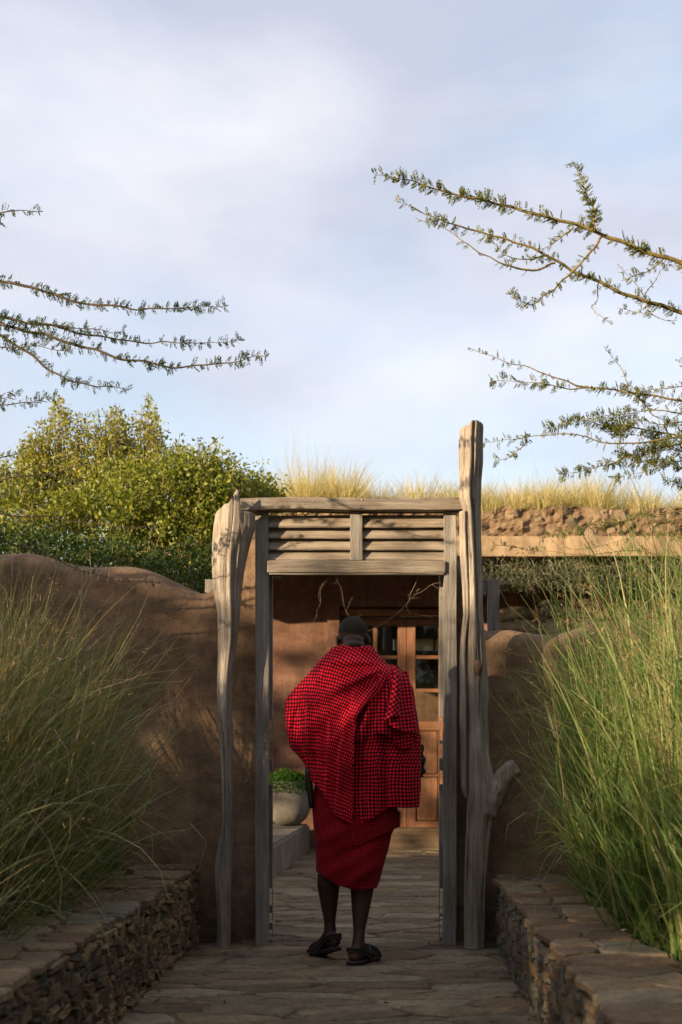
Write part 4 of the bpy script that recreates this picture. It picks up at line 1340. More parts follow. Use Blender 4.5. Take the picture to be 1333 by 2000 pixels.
# thorn brush packed under the eave on the right
rs = np.random.RandomState(41)
P_, S_ = [], []
tv, tf = [], []
for k in range(300):
    c = np.array(P(rs.uniform(935, 1480), rs.uniform(1094, 1152), rs.uniform(13.2, 13.7)))
    m = 30
    q = c + rs.normal(size=(m, 3)) * np.array([.10, .06, .03])
    P_.append(q); S_.append(rs.uniform(.018, .04, m))
    path_ = [Vector(c + np.array([-.18 + .06 * i, rs.normal() * .02, rs.normal() * .02])) for i in range(7)]
    a, b = acacia_thorns(path_, rs, .03, .075)
    o_ = len(tv); tv += a; tf += [tuple(i + o_ for i in q_) for q_ in b]
th_ = thing('thorn_brush', 'dark green heap of thorny brush under the eave on the right', 'brush', P(1150, 1150, 13.4))
v, f = leaf_mesh(np.concatenate(P_), np.concatenate(S_), rs, .3)
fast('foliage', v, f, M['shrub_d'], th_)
from_py('thorns', tv, tf, M['thorn'], th_)
mb = MB()
for k in range(40):
    a = P(rs.uniform(940, 1450), rs.uniform(1100, 1150), 13.4); e = a + Vector((rs.uniform(-.5, .5), rs.uniform(-.2, .2), rs.uniform(-.12, .05)))
    mb.tube([a, a.lerp(e, .5) + Vector((0, 0, .03)), e], [.008, .006, .003], sides=5)
for px in (1120, 1260, 1400):
    a = P(px, 1140, 13.5); mb.tube([Vector((a.x, a.y, -.05)), Vector((a.x + .03, a.y, a.z * .5)), a], [.04, .034, .026], sides=7)
mb.obj('twigs', M['bark_l'], th_)
# dark rubble bank in the shade below it
bank = sheet('bank', 1.75, 7.0, 13.7, 14.5, 1.98, M['soil'], 30, 14, .08)
bank_face = plaster('bank_face', 1.75, 7.0, 13.8, 14.42, -.05, 1.93, 31, 'soil', .2, .05, None)
bank_face['kind'] = 'structure'
rng = random.Random(9)
for k in range(22):
    bm = bmesh.new()
    bmesh.ops.create_icosphere(bm, subdivisions=3, radius=1)
    s = Vector((rng.uniform(.16, .30), rng.uniform(.14, .22), rng.uniform(.09, .15)))
    for v in bm.verts:
        q = v.co
        v.co = Vector((q.x * s.x, q.y * s.y, q.z * s.z)) * (1 + .30 * nz(q.x * 1.7 + k, q.y * 1.7, q.z * 1.7) + .10 * nz(q.x * 5, q.y * 5 + k, q.z * 5))
    row = k % 2
    c = P(1010 + (k // 2) * 38 + rng.uniform(-12, 12), 1236 - row * 34 + rng.uniform(-6, 6), 13.85 + row * .15)
    o = from_bm('boulder', bm, M['rubble'], bank_face, True)
    o.location = c


# ================================================================== grass on the roof
rs = np.random.RandomState(6)
def grass_field(name, centers, per, rad, ln, wd, m, rs, label, cat='grass', th=.25, bend=.6, K=5):
    B, A, T, BE, LN, W = [], [], [], [], [], []
    for (c, k) in centers:
        n = int(per * k)
        a = rs.uniform(0, 2 * np.pi, n); r = rad * np.sqrt(rs.uniform(0, 1, n))
        B.append(np.stack([c[0] + r * np.cos(a), c[1] + r * np.sin(a), np.full(n, c[2])], 1))
        A.append(a + rs.normal(size=n) * .5)
        T.append(np.abs(rs.normal(size=n)) * th); BE.append(rs.uniform(0, bend, n))
        LN.append(ln * k * rs.uniform(.45, 1.15, n)); W.append(wd * rs.uniform(.6, 1.3, n))
    v, f, _ = blades(np.concatenate(B), np.concatenate(A), np.concatenate(T), np.concatenate(BE), np.concatenate(LN), np.concatenate(W), rs, K)
    o = fast(name, v, f, m)
    return tag(o, label, cat, kind='stuff')
cen = []
for k in range(240):
    px = rs.uniform(500, 1430)
    Y = fY + rs.uniform(.35, 2.4)
    base = (HX(px, fY + .4), Y, SZ1 - .06 + nz(px * .01, 2) * .02)
    tall = interp([(500, .55), (560, .8), (640, 1.05), (690, 1.1), (740, .8), (850, .85), (900, .8), (960, .8), (1010, .95), (1060, .9), (1100, .75), (1150, 1.0), (1190, 1.05), (1240, .7), (1333, .65), (1420, .7)], px)
    cen.append((base, tall * rs.uniform(.55, 1.25)))
grass_field('roof_grass', cen, 230, .12, .50, .0055, M['drygrass'], rs, 'dry yellow grass growing along the top of the earth roof', 'grass', .42, 1.0)
cen = [((HX(rs.uniform(510, 700), 13.8), rs.uniform(13.8, 14.8), SZ1), rs.uniform(.9, 1.5)) for k in range(14)] + [((HX(rs.uniform(940, 1330), 13.8), rs.uniform(13.8, 14.8), SZ1), rs.uniform(.8, 1.2)) for k in range(14)]
grass_field('seeding_grass', cen, 9, .08, .68, .003, M['drygrass'], rs, 'thin pale seeding stalks standing above the roof grass', 'grass', .10, .3)

# ================================================================== tall grass in the planting beds
def keep_clear(v, f, c, reach):
    """drop the blades that hang across the path further than reach (a distance from the path's middle)"""
    n, k = c.shape[:2]
    far = np.abs(c[:, :, 0]).min(1)
    keep = ((far > reach + .24) | ((far > reach) & (np.arange(n) % 6 == 0))) & (c[:, :, 1].max(1) < 7.9)
    vv = v.reshape(n, k, 2, 3)[keep]
    m_ = len(vv)
    b = (np.arange(m_) * k * 2)[:, None, None]
    q = (np.arange(k - 1) * 2)[None, :, None]
    return vv.reshape(-1, 3), (b + q + np.array([0, 1, 3, 2])[None, None]).reshape(-1, 4), c[keep]
def tussocks(name, label, spots, m, rs, jit, lean_az, n_per, ln, wd, th=.45, bend=1.0, lean=.25, zb=.28, reach=.62):
    B, A, T, BE, LN, W = [], [], [], [], [], []
    for (x, y, k) in spots:
        n = int(n_per * k)
        a = rs.uniform(0, 2 * np.pi, n); r = .16 * np.sqrt(rs.uniform(0, 1, n))
        B.append(np.stack([x + r * np.cos(a), y + r * np.sin(a), np.full(n, zb)], 1))
        vx = np.cos(a) * .8 + math.cos(lean_az) * lean * 2 + rs.normal(size=n) * jit
        vy = np.sin(a) * .8 + math.sin(lean_az) * lean * 2 + rs.normal(size=n) * jit
        A.append(np.arctan2(vy, vx))
        T.append(np.clip(np.abs(rs.normal(size=n)) * th * (.35 + r / .16 * .65), 0, 1.2)); BE.append(rs.uniform(0, 1, n) ** 1.8 * bend)
        LN.append(ln * k * rs.uniform(.35, 1.12, n)); W.append(wd * np.clip(np.exp(rs.normal(size=n) * .45), .4, 2.0))
    v, f, c = blades(np.concatenate(B), np.concatenate(A), np.concatenate(T), np.concatenate(BE), np.concatenate(LN), np.concatenate(W), rs, 9, 1.8, .5, .14)
    v, f, c = keep_clear(v, f, c, reach)
    o = fast(name, v, f, m)
    tag(o, label, 'grass', kind='stuff')
    return c
def panicles(name, label, spots, n, ln, rs, lean_az, spread, zb=.28, th=.3):
    """thin culms ending in loose drooping seed heads"""
    i = rs.randint(0, len(spots), n)
    s = np.array([(q[0], q[1]) for q in spots])[i]
    B = np.stack([s[:, 0] + rs.normal(size=n) * .1, s[:, 1] + rs.normal(size=n) * .1, np.full(n, zb)], 1)
    A = lean_az + rs.normal(size=n) * spread
    LN = ln * rs.uniform(.7, 1.2, n)
    v, f, c = blades(B, A, np.abs(rs.normal(size=n)) * th, rs.uniform(.3, 1.3, n), LN, np.full(n, .0034), rs, 10, 2.2, .3)
    v, f, c = keep_clear(v, f, c, .60)
    o = fast(name, v, f, M['seed']); tag(o, label, 'grass', kind='stuff')
    tips = c[:, 7:, :].reshape(-1, 3)
    k = 9
    q = np.repeat(tips, k, 0) + rs.normal(size=(len(tips) * k, 3)) * .014
    d = rs.normal(size=q.shape) * .6 + np.array([0, 0, -.5])
    vv, ff = leaf_mesh(q, rs.uniform(.012, .035, len(q)), rs, .10, d)
    h = fast('seed_heads', vv, ff, M['seed'], o); h['kind'] = 'stuff'

rs = np.random.RandomState(12)
spots_r = [(rs.uniform(1.3, 2.3), rs.uniform(5.0, 7.5), rs.uniform(.75, 1.15)) for _ in range(24)] + [(1.25, 5.6, .75), (1.3, 6.3, .9), (1.38, 7.1, .85), (1.45, 6.7, 1.1), (1.30, 4.9, .7), (1.45, 4.5, .85), (1.7, 6.9, 1.2), (1.9, 6.3, 1.2), (1.5, 7.3, 1.15), (1.6, 4.1, .8), (1.35, 4.3, .7)]
tussocks('tall_grass', 'tall bright green grass spilling over the wall on the right', spots_r, M['grass'], rs, .95, math.pi, 300, 1.62, .0098, .42, 1.7, .26)
tussocks('dry_straw', 'pale dead straw standing among the green grass on the right', spots_r, M['drygrass'], rs, .9, math.pi, 26, 1.35, .0062, .36, 1.4, .15)
tussocks('low_grass', 'short tangled grass at the foot of the clumps on the right', spots_r, M['grass'], rs, 1.2, math.pi, 120, .62, .0085, .75, 2.0, .15)
panicles('flowering_grass', 'reddish seed heads arching out of the grass on the right', spots_r, 190, 1.6, rs, math.pi, 1.0)
spots_l = [(-rs.uniform(1.42, 2.5), rs.uniform(4.9, 7.3), rs.uniform(.7, 1.1)) for _ in range(26)] + [(-1.38, 5.7, .8), (-1.40, 6.4, .9), (-1.5, 6.9, .95), (-1.6, 6.0, 1.05), (-1.45, 5.2, .75), (-1.75, 6.6, 1.1), (-1.95, 7.0, 1.1), (-1.55, 4.7, .7), (-1.5, 4.3, .6)]
tussocks('tall_grass', 'dense dull green grass spilling over the wall on the left', spots_l, M['grass_l'], rs, 1.15, .1, 430, 1.50, .0080, .52, 1.9, .24, reach=.42)
tussocks('dry_straw', 'pale dead straw standing among the dull grass on the left', spots_l, M['drygrass'], rs, 1.0, .1, 40, 1.45, .0052, .42, 1.5, .15, reach=.42)
tussocks('low_grass', 'short tangled grass at the foot of the clumps on the left', spots_l, M['grass_l'], rs, 1.2, .1, 150, .66, .0078, .8, 2.0, .2, reach=.42)
panicles('flowering_grass', 'brown seed heads drooping from the grass on the left', spots_l, 420, 1.40, rs, 0.0, 1.1, th=.45)
# broad leaves low in the left bed
n = 60
pl = thing('broad_leaf_plant', 'small dark broad leaved plant at the foot of the left grass', 'plant', (-1.22, 7.3, .3))
q = np.stack([rs.uniform(-1.32, -1.10, n), rs.uniform(7.1, 7.5, n), rs.uniform(.35, .72, n)], 1)
v, f = leaf_mesh(q, rs.uniform(.04, .08, n), rs, .9)
fast('foliage', v, f, M['herb'], pl)
mb = MB()
for k in range(8): mb.tube([Vector((-1.21, 7.3, .27)), Vector((-1.21 + rs.normal() * .05, 7.3 + rs.normal() * .08, .6))], [.004, .002], sides=5)
mb.obj('stems', M['stem'], pl)

# fallen leaves and bits of straw on the path and the caps
n = 420
q = np.stack([rs.uniform(-1.2, 1.1, n), rs.uniform(5.2, 14.0, n), np.full(n, .009)], 1)
edge = rs.uniform(size=n) < .55
q[edge, 0] = np.where(rs.uniform(size=edge.sum()) < .5, WL(q[edge, 1]) + np.abs(rs.normal(size=edge.sum())) * .05, WR(q[edge, 1]) - np.abs(rs.normal(size=edge.sum())) * .05)
cap_ = (rs.uniform(size=n) < .25) & (q[:, 1] < 7.7)
q[cap_, 0] = np.where(q[cap_, 0] < 0, WL(q[cap_, 1]) - rs.uniform(.03, .3, cap_.sum()), WR(q[cap_, 1]) + rs.uniform(.03, .3, cap_.sum()))
q[cap_, 2] = .436
d = rs.normal(size=(n, 3)); d[:, 2] *= .08
v, f = leaf_mesh(q, rs.uniform(.012, .045, n), rs, .35, d, .1)
tag(fast('leaf_litter', v, f, M['seed']), 'fallen dry leaves and straw scattered over the path and wall caps', 'leaf litter', kind='stuff')

# ================================================================== dry strands hanging under the transom
st = thing('dry_strands', 'dry grass strands hanging from the underside of the transom', 'dry grass', P(700, 1120, 7.84))
def S(zx, zy): return (600 + zx / 4.76, 1100 + zy / 4.76)
lines = [
 [S(185, 95), S(190, 140), S(150, 195), S(125, 270), S(125, 360), S(95, 450), S(65, 545), S(30, 650), S(0, 740)],
 [S(240, 100), S(200, 140), S(130, 210), S(108, 285), S(125, 370)],
 [S(270, 95), S(285, 170), S(320, 250), S(335, 350), S(365, 450), S(390, 495)],
 [S(245, 105), S(270, 170), S(240, 185), S(205, 130)], [S(425, 310), S(400, 370), S(365, 435)], [S(500, 480), S(470, 520)],
 [S(1040, 100), S(1010, 190), S(965, 280), S(940, 360), S(870, 440), S(770, 520), S(670, 585), S(570, 630)],
 [S(1250, 175), S(1160, 200), S(1080, 255), S(1000, 300), S(945, 350)], [S(1160, 200), S(1215, 230), S(1235, 270)],
 [S(965, 325), S(1060, 322)], [S(935, 290), S(960, 330), S(930, 390), S(940, 440), S(985, 480)], [S(1060, 240), S(1020, 250), S(1010, 290)],
 [S(870, 490), S(980, 495), S(1100, 490), S(1240, 495)]]
for i, ln_ in enumerate(lines):
    mb = MB()
    pth = catmull([P(a, b, 7.83 + .02 * math.sin(i * 2.1 + k)) for k, (a, b) in enumerate(ln_)], 6)
    pth = [p + Vector((nz(p.x * 40, p.z * 40, i), nz(p.z * 30, i), nz(p.z * 40, p.x * 30, i + 5))) * .004 for p in pth]
    r0 = .0017 if i in (0, 1, 2, 3, 6, 7) else .0010
    rad = [r0 * (1.0 - .65 * k / (len(pth) - 1)) for k in range(len(pth))]
    mb.tube(pth, rad, sides=5, rough=.6, seed=i)
    for k in range(2, len(pth) - 2, 3):                       # frayed fibres
        p = pth[k]; d = Vector((rs.normal(), rs.normal() * .5, rs.normal() - .3)).normalized() * rs.uniform(.008, .022)
        mb.tube([p, p + d], [.0009, .0005], sides=3)
    mb.obj('strand', M['strand'], st)
v, f = leaf_mesh(np.array([P(545, 1128, 7.95)]) + rs.normal(size=(40, 3)) * np.array([.03, .03, .008]), rs.uniform(.01, .022, 40), rs)
sp = fast('leaf_sprig', v, f, M['acacia_y'])
tag(sp, 'small green leafy sprig poking in under the transom corner', 'sprig')

# ================================================================== unseen trees added to shade the path and block sky light
def shade_tree(x, y, h, w, n, seed, low=.15, lsz=1.0):
    rs = np.random.RandomState(seed)
    t = thing('shade_tree', 'unseen leafy tree added outside the picture to cast shade', 'tree', (x, y, 0), 'unseen trees added for shade')
    mb = MB()
    mb.tube([Vector((x, y, -.1)), Vector((x + .1, y, h * .4)), Vector((x, y + .1, h * .8))], [.18, .13, .05], sides=9, rough=.2)
    for k in range(7):
        a = k * .9; z = h * (.3 + .08 * k)
        mb.tube([Vector((x, y, z)), Vector((x + w * .3 * math.cos(a), y + w * .3 * math.sin(a), z + .4))], [.06, .02], sides=6)
    mb.obj('trunk', M['bark_l'], t)
    P_ = []
    for k in range(n // 60):
        d = rs.normal(size=3); d /= np.linalg.norm(d); d *= rs.uniform(.2, 1) ** .45
        c = np.array([x, y, h * (.5 + low / 2)]) + d * np.array([w * .5, w * .5, h * (.5 - low / 2)])
        P_.append(c + rs.normal(size=(60, 3)) * .17)
    p = np.concatenate(P_)
    v, f = leaf_mesh(p, rs.uniform(.07, .15, len(p)) * lsz, rs, .6)
    fast('crown', v, f, M['shrub_d'], t)
sd = Vector((SUN.x, SUN.y, 0)).normalized(); sp_ = Vector((-sd.y, sd.x, 0))

DIST = 13.0
for k, (off, h, w) in enumerate(((-7.8, 7.6, 2.8), (-6.2, 8.0, 2.6), (-4.2, 5.9, 2.6), (-2.6, 6.7, 2.6), (-1.1, 5.4, 2.4), (.30, 6.9, 2.2), (1.9, 4.8, 2.4), (3.6, 4.6, 2.8), (5.6, 4.8, 3.0), (-1.85, 6.7, 1.7))):
    c = Vector((0, 7.2, 0)) + sd * (DIST + (k % 2) * .9) + sp_ * off
    shade_tree(c.x, c.y, h, w, {4: 4400, 5: 3400}.get(k, 5600), 60 + k, .0, 1.25)
for k, (x, y, h, w, lo) in enumerate(((-6.0, -6.0, 9.5, 7.5, .1), (0.5, -7.5, 10.0, 8.0, .1), (6.5, -5.0, 9.5, 7.5, .1), (7.2, 1.0, 8.5, 6.0, .1), (7.6, 6.5, 7.0, 4.8, .1))):  # large unseen trees, added behind and beside the camera to dim the ambient light
    shade_tree(x, y, h, w, 22000, 80 + k, lo, 1.8)
# ================================================================== the person walking through the gateway
pY = 7.22
SPX = pY / FPX
def QX(px): return (px - 666.5) * SPX
def QZ(py): return CAM_H - (py - HOR) * SPX
man = thing('person', 'person in red and black checked cloth wrap walking away through the gateway', 'person', (QX(688), pY, 0))

# ---- body: overlapping volumes fused into one skin
bm = bmesh.new()
def ell(c, r, rot=None, sub=3):
    q = bmesh.ops.create_icosphere(bm, subdivisions=sub, radius=1)['verts']
    m = Matrix.Translation(c) @ (rot or Matrix.Identity(4)) @ Matrix.Diagonal((*r, 1))
    for v in q: v.co = m @ v.co
def limb(pts, rad, sides=14):
    v, f = tube_arrays([Vector(p) for p in pts], rad, sides=sides)
    vs = [bm.verts.new(p) for p in v]
    for q in f: bm.faces.new([vs[i] for i in q])
    for p, r in ((pts[0], rad[0]), (pts[-1], rad[-1])): ell(Vector(p), (r, r, r), None, 2)
hc = Vector((QX(690.5), pY + .05, QZ(1243)))
hr = Matrix.Rotation(R(-24), 4, 'X')                                   # head bowed forward (face looks to +Y)
def hp(x, y, z): return hc + (hr @ Vector((x, y, z)))
ell(hp(0, -.004, .022), (.0750, .094, .082), hr)                       # cranium
ell(hp(0, .030, -.045), (.058, .066, .072), hr)                        # face
ell(hp(0, .052, -.100), (.036, .034, .028), hr)                        # chin
ell(hp(0, -.034, -.046), (.058, .052, .026), hr); ell(hp(0, -.030, -.074), (.060, .055, .030), hr)                       # nape
limb([hp(0, .092, .000), hp(0, .110, -.034), hp(0, .104, -.044)], [.009, .014, .014], 10)   # nose
for s in (-1, 1):
    ell(hp(s * .014, .100, -.044), (.009, .010, .008), hr, 2)
    ell(hp(s * .028, .084, .004), (.022, .012, .008), hr, 2)           # brow
    ell(hp(s * .034, .070, -.035), (.020, .018, .018), hr, 2)          # cheek
    er = hr @ Matrix.Rotation(s * R(22), 4, 'Z')
    ell(hp(s * .079, -.004, -.024), (.0075, .020, .033), er, 2)       # ears
    ell(hp(s * .076, .002, -.048), (.006, .010, .011), er, 2)
ell(hp(0, .092, -.068), (.024, .012, .007), hr, 2); ell(hp(0, .089, -.080), (.022, .012, .008), hr, 2)  # lips
limb([hp(0, -.020, -.045), Vector((QX(690), pY + .010, QZ(1285)))], [.056, .062], 16)     # neck
cx = QX(690)
for (py, rx, ry, dy) in ((1300, .105, .075, .0), (1318, .160, .085, .0), (1350, .165, .100, .0), (1400, .150, .100, .01), (1450, .138, .095, .015), (1490, .140, .098, .01), (1530, .150, .105, .0), (1560, .150, .10, .0)):
    ell(Vector((cx, pY + dy, QZ(py))), (rx, ry, .085))
# legs: hip, knee, ankle
def leg(hip, knee, ank, heel_py, toe, lift):
    h, k, a = Vector(hip), Vector(knee), Vector(ank)
    limb([h, h.lerp(k, .5), k], [.082, .070, .054])
    cal = k.lerp(a, .32) + Vector((0, -.014, 0))
    limb([k, k.lerp(a, .15) + Vector((0, -.008, 0)), cal, k.lerp(a, .62) + Vector((0, -.004, 0)), k.lerp(a, .85), a], [.052, .053, .060, .043, .0295, .032], 16)
    t = Vector(toe)
    d = Vector((t.x - a.x, t.y - a.y, 0)).normalized()
    sd_ = Vector((-d.y, d.x, 0))
    heel = a - d * .048; heel.z = lift + .034
    ell(heel + Vector((0, 0, .004)), (.031, .036, .034), None, 3)
    limb([a + Vector((0, 0, -.02)), heel.lerp(a, .3)], [.033, .034], 12)
    mid = a + d * .065; mid.z = lift * .55 + .042
    ball = a + d * .122; ball.z = .030
    limb([heel + Vector((0, 0, .006)), mid, ball], [.030, .034, .026], 12)
    limb([a + Vector((0, 0, -.005)), mid, ball], [.034, .034, .024], 12)
    limb([mid - sd_ * .014, ball - sd_ * .024, ball + d * .02 - sd_ * .03], [.026, .022, .014], 10)
    limb([mid + sd_ * .014, ball + sd_ * .024, ball + d * .02 + sd_ * .03], [.026, .022, .016], 10)
    for i, (o_, l_, r_) in enumerate(((-.036, .038, .0085), (-.018, .048, .0085), (-.001, .054, .009), (.016, .058, .0095), (.036, .062, .0135))):
        b0 = ball + sd_ * o_; limb([b0, b0 + d * l_ * .6 + Vector((0, 0, -.002)), b0 + d * l_ + Vector((0, 0, -.012))], [r_, r_, r_ * .85], 8)
    return a, d, heel
LA = Vector((QX(645), 7.31, .136)); RA = Vector((QX(700), 7.16, .100))
la, ld, lh = leg((QX(655), pY, .90), (QX(640), 7.33, .50), LA, 0, (LA.x - .12, LA.y + .23, 0), .060)
ra, rd, rh = leg((QX(722), pY, .90), (QX(711), 7.245, .50), RA, 0, (RA.x + .125, RA.y + .23, 0), .012)
# arms: right hangs down, left is bent across the front
def hand(w, d, side, nrm):
    """w wrist, d finger direction, side thumb-ward, nrm palm normal; relaxed curl"""
    d, side, nrm = d.normalized(), side.normalized(), nrm.normalized()
    pc_ = w + d * .05
    limb([w, pc_, w + d * .085], [.026, .034, .032], 12)
    limb([w + d * .03 + side * .014, w + d * .088 + side * .026], [.020, .014], 10)
    limb([w + d * .03 - side * .014, w + d * .084 - side * .026], [.020, .014], 10)
    for o_, l_ in ((.028, .072), (.010, .080), (-.009, .074), (-.027, .058)):
        b0 = w + d * .088 + side * o_
        b1 = b0 + (d * .95 + nrm * .30).normalized() * l_ * .48
        b2 = b1 + (d * .75 + nrm * .65).normalized() * l_ * .30
        b3 = b2 + (d * .45 + nrm * .9).normalized() * l_ * .24
        limb([b0, b1, b2, b3], [.0095, .009, .0082, .007], 8)
    t0 = w + d * .026 + side * .022
    t1 = t0 + (side * .75 + d * .65 + nrm * .2).normalized() * .036
    t2 = t1 + (side * .25 + d * .95 + nrm * .35).normalized() * .034
    limb([t0, t1, t2], [.014, .011, .0085], 8)
sr = Vector((QX(770), pY, QZ(1325))); er_ = Vector((QX(792), pY + .02, QZ(1440))); wr = Vector((QX(812), pY + .09, QZ(1515)))
limb([sr, sr.lerp(er_, .5), er_], [.055, .048, .041]); limb([er_, er_.lerp(wr, .4), wr], [.041, .038, .026])
hand(wr, Vector((.02, .12, -1)), Vector((-.1, 1, .1)), Vector((-1, 0, 0)))
sl = Vector((QX(618), pY, QZ(1330))); el = Vector((QX(585), pY + .05, QZ(1420))); wl = Vector((QX(660), pY + .20, QZ(1440)))
limb([sl, sl.lerp(el, .5), el], [.055, .048, .041]); limb([el, el.lerp(wl, .4), wl], [.041, .038, .026])
hand(wl, Vector((1, .25, .1)), Vector((0, .2, 1)), Vector((0, -1, .1)))
tmp_me = bpy.data.meshes.new('tmp_body'); bm.to_mesh(tmp_me); bm.free()
tmp = bpy.data.objects.new('tmp_body', tmp_me); COL.objects.link(tmp)
md = tmp.modifiers.new('fuse', 'REMESH'); md.mode = 'VOXEL'; md.voxel_size = .0052; md.use_smooth_shade = True
m2 = tmp.modifiers.new('soften', 'SMOOTH'); m2.factor = .5; m2.iterations = 5
dg = bpy.context.evaluated_depsgraph_get()
body_me = bpy.data.meshes.new_from_object(tmp.evaluated_get(dg))
bpy.data.objects.remove(tmp); bpy.data.meshes.remove(tmp_me)
body_me.name = 'body'
body_me.materials.clear(); body_me.materials.append(M['skin']); body_me.materials.append(M['heel'])
smooth(body_me)
for p in body_me.polygons:
    p.material_index = 1 if p.center.z < .075 and min((Vector(p.center) - lh).length, (Vector(p.center) - rh).length) < .052 else 0
body = link(bpy.data.objects.new('body', body_me), man)
# cropped hair: the scalp lifted by two millimetres
bm = bmesh.new()
bmesh.ops.create_icosphere(bm, subdivisions=5, radius=1)
for v in list(bm.verts):
    line = -.10 - .42 * max(0, -v.co.y) + .55 * max(0, v.co.y) + .05 * nz(v.co.x * 4, v.co.y * 4)
    if v.co.z < line: bm.verts.remove(v)
for v in bm.verts: v.co = hc + (hr @ Vector((v.co.x * .0766, v.co.y * .0958 - .004, v.co.z * .0838 + .022))) + Vector((nz(v.co.x * 30, v.co.y * 30, v.co.z * 30), 0, nz(v.co.z * 30, v.co.x * 30, 3))) * .0008
from_bm('hair', bm, M['hair'], man, True)
for s in (-1, 1):
    bm = bmesh.new(); bmesh.ops.create_uvsphere(bm, u_segments=12, v_segments=8, radius=.0115)
    bmesh.ops.translate(bm, vec=hp(s * .030, .080, -.012), verts=bm.verts[:])
    from_bm('eye', bm, M['eye'], man, True)

# ---- cloth.  silhouette rows: py, left, right, half depth (m)
ROWS = [(1252, 660, 717, .070), (1260, 654, 723, .078), (1268, 646, 732, .090), (1285, 630, 744, .108), (1300, 616, 762, .122), (1310, 608, 780, .130), (1320, 599, 795, .138), (1345, 575, 808, .152), (1364, 560, 811, .158), (1376, 557, 812, .162), (1400, 556.5, 816, .166), (1440, 562, 822, .168), (1462, 568, 824, .168), (1470, 578, 824, .168), (1478, 589, 823.5, .166), (1500, 597, 823, .164), (1540, 604, 821.5, .160), (1580, 608, 819, .158), (1620, 612, 815, .155)]
def row_(py): return [interp(ROWS, py, c) for c in (1, 2, 3)]
def depth(px, py, grow=0.0):
    l, r, b = row_(py)
    c, a = (l + r) / 2, (r - l) / 2
    u = max(-1, min(1, (px - c) / a))
    return pY + .02 - (b + grow) * math.sqrt(max(0.0, 1 - abs(u) ** 2.3))
def softp(x, k=25.0): return k * math.log1p(math.exp(min(x / k, 30)))

def grid(name, fn, nu, nv, mat_, par, thick=.0025):
    """fn(u, v) -> world point, uv"""
    V, UV, F = [], [], []
    for j in range(nv + 1):
        for i in range(nu + 1):
            p, w = fn(i / nu, j / nv)
            V.append(p); UV.append(w)
    for j in range(nv):
        for i in range(nu):
            a = j * (nu + 1) + i
            F.append((a, a + 1, a + nu + 2, a + nu + 1))
    o = from_py(name, V, F, mat_, par, True, UV)
    s = o.modifiers.new('cloth_thickness', 'SOLIDIFY'); s.thickness = thick; s.offset = 0
    return o

wrap = bpy.data.objects.new('shoulder_wrap', None)
COL.objects.link(wrap); wrap.parent = man; wrap.matrix_parent_inverse = ORIGIN[man.name]
ORIGIN[wrap.name] = Matrix.Identity(4)

def folds(px, py, amp=1.0):
    """soft creases radiating from the gathered right shoulder"""
    dx, dy = 765 - px, py - 1298
    ang = math.atan2(dy, dx); r = math.hypot(dx, dy)
    w = math.sin(ang * 13 + .9 * math.sin(r * .015) + 1.2) * .6 + math.sin(ang * 26 + 2 + r * .006) * .3
    w = w if w > 0 else w * .6                                   # broad hollows, narrow ridges
    k = min(1, r / 70) * (1 - .35 * min(1, r / 330))
    # a long hanging fold at the left and slack swags across the back
    hang = math.exp(-((px - 600 - .03 * (py - 1400)) / 9) ** 2) - .9 * math.exp(-((px - 582) / 12) ** 2)
    swag = math.sin((py - 1260) * .06 - (px - 690) ** 2 * .00035 + .5)
    return amp * (w * .020 * k + hang * .018 * min(1, max(0, (py - 1345) / 60)) + swag * .007 * min(1, max(0, (py - 1290) / 50)) + nz(px * .012, py * .010, 3.3) * .012)

def pleat(px, py, lines):
    """overlapping hanging folds: (x at top, lean, top, bottom, height m, run px, cloth hidden px) -> (offset, weave shift)"""
    g = sh = 0.0
    for x0, lean, t0, t1, h, run, hid in lines:
        k = min(1, max(0, (py - t0) / 45)) * min(1, max(0, (t1 - py) / 25))
        if k <= 0: continue
        d = px - (x0 + lean * (py - t0) + 3 * nz(py * .02, x0))
        up = 1 / (1 + math.exp(-d / .9))
        g += k * h * (up * math.exp(-max(0, d) / run) - .5 * (1 - up) * math.exp(min(0, d) / (run * .5)))
        sh += k * hid * up
    return g, sh
PL_OVER = [(597, .03, 1345, 1540, .026, 26, 9), (689, -.02, 1318, 1420, .016, 30, 6), (672, -.10, 1395, 1640, .024, 22, 8), (643, -.05, 1400, 1640, .022, 18, 7), (620, .02, 1425, 1600, .018, 14, 6), (655, -.75, 1275, 1345, .010, 30, 4)]
PL_UNDER = [(712, .02, 1440, 1640, .020, 14, 6), (731, .05, 1450, 1640, .022, 18, 7), (757, .00, 1455, 1600, .026, 26, 8), (793, .06, 1470, 1600, .012, 20, 4)]

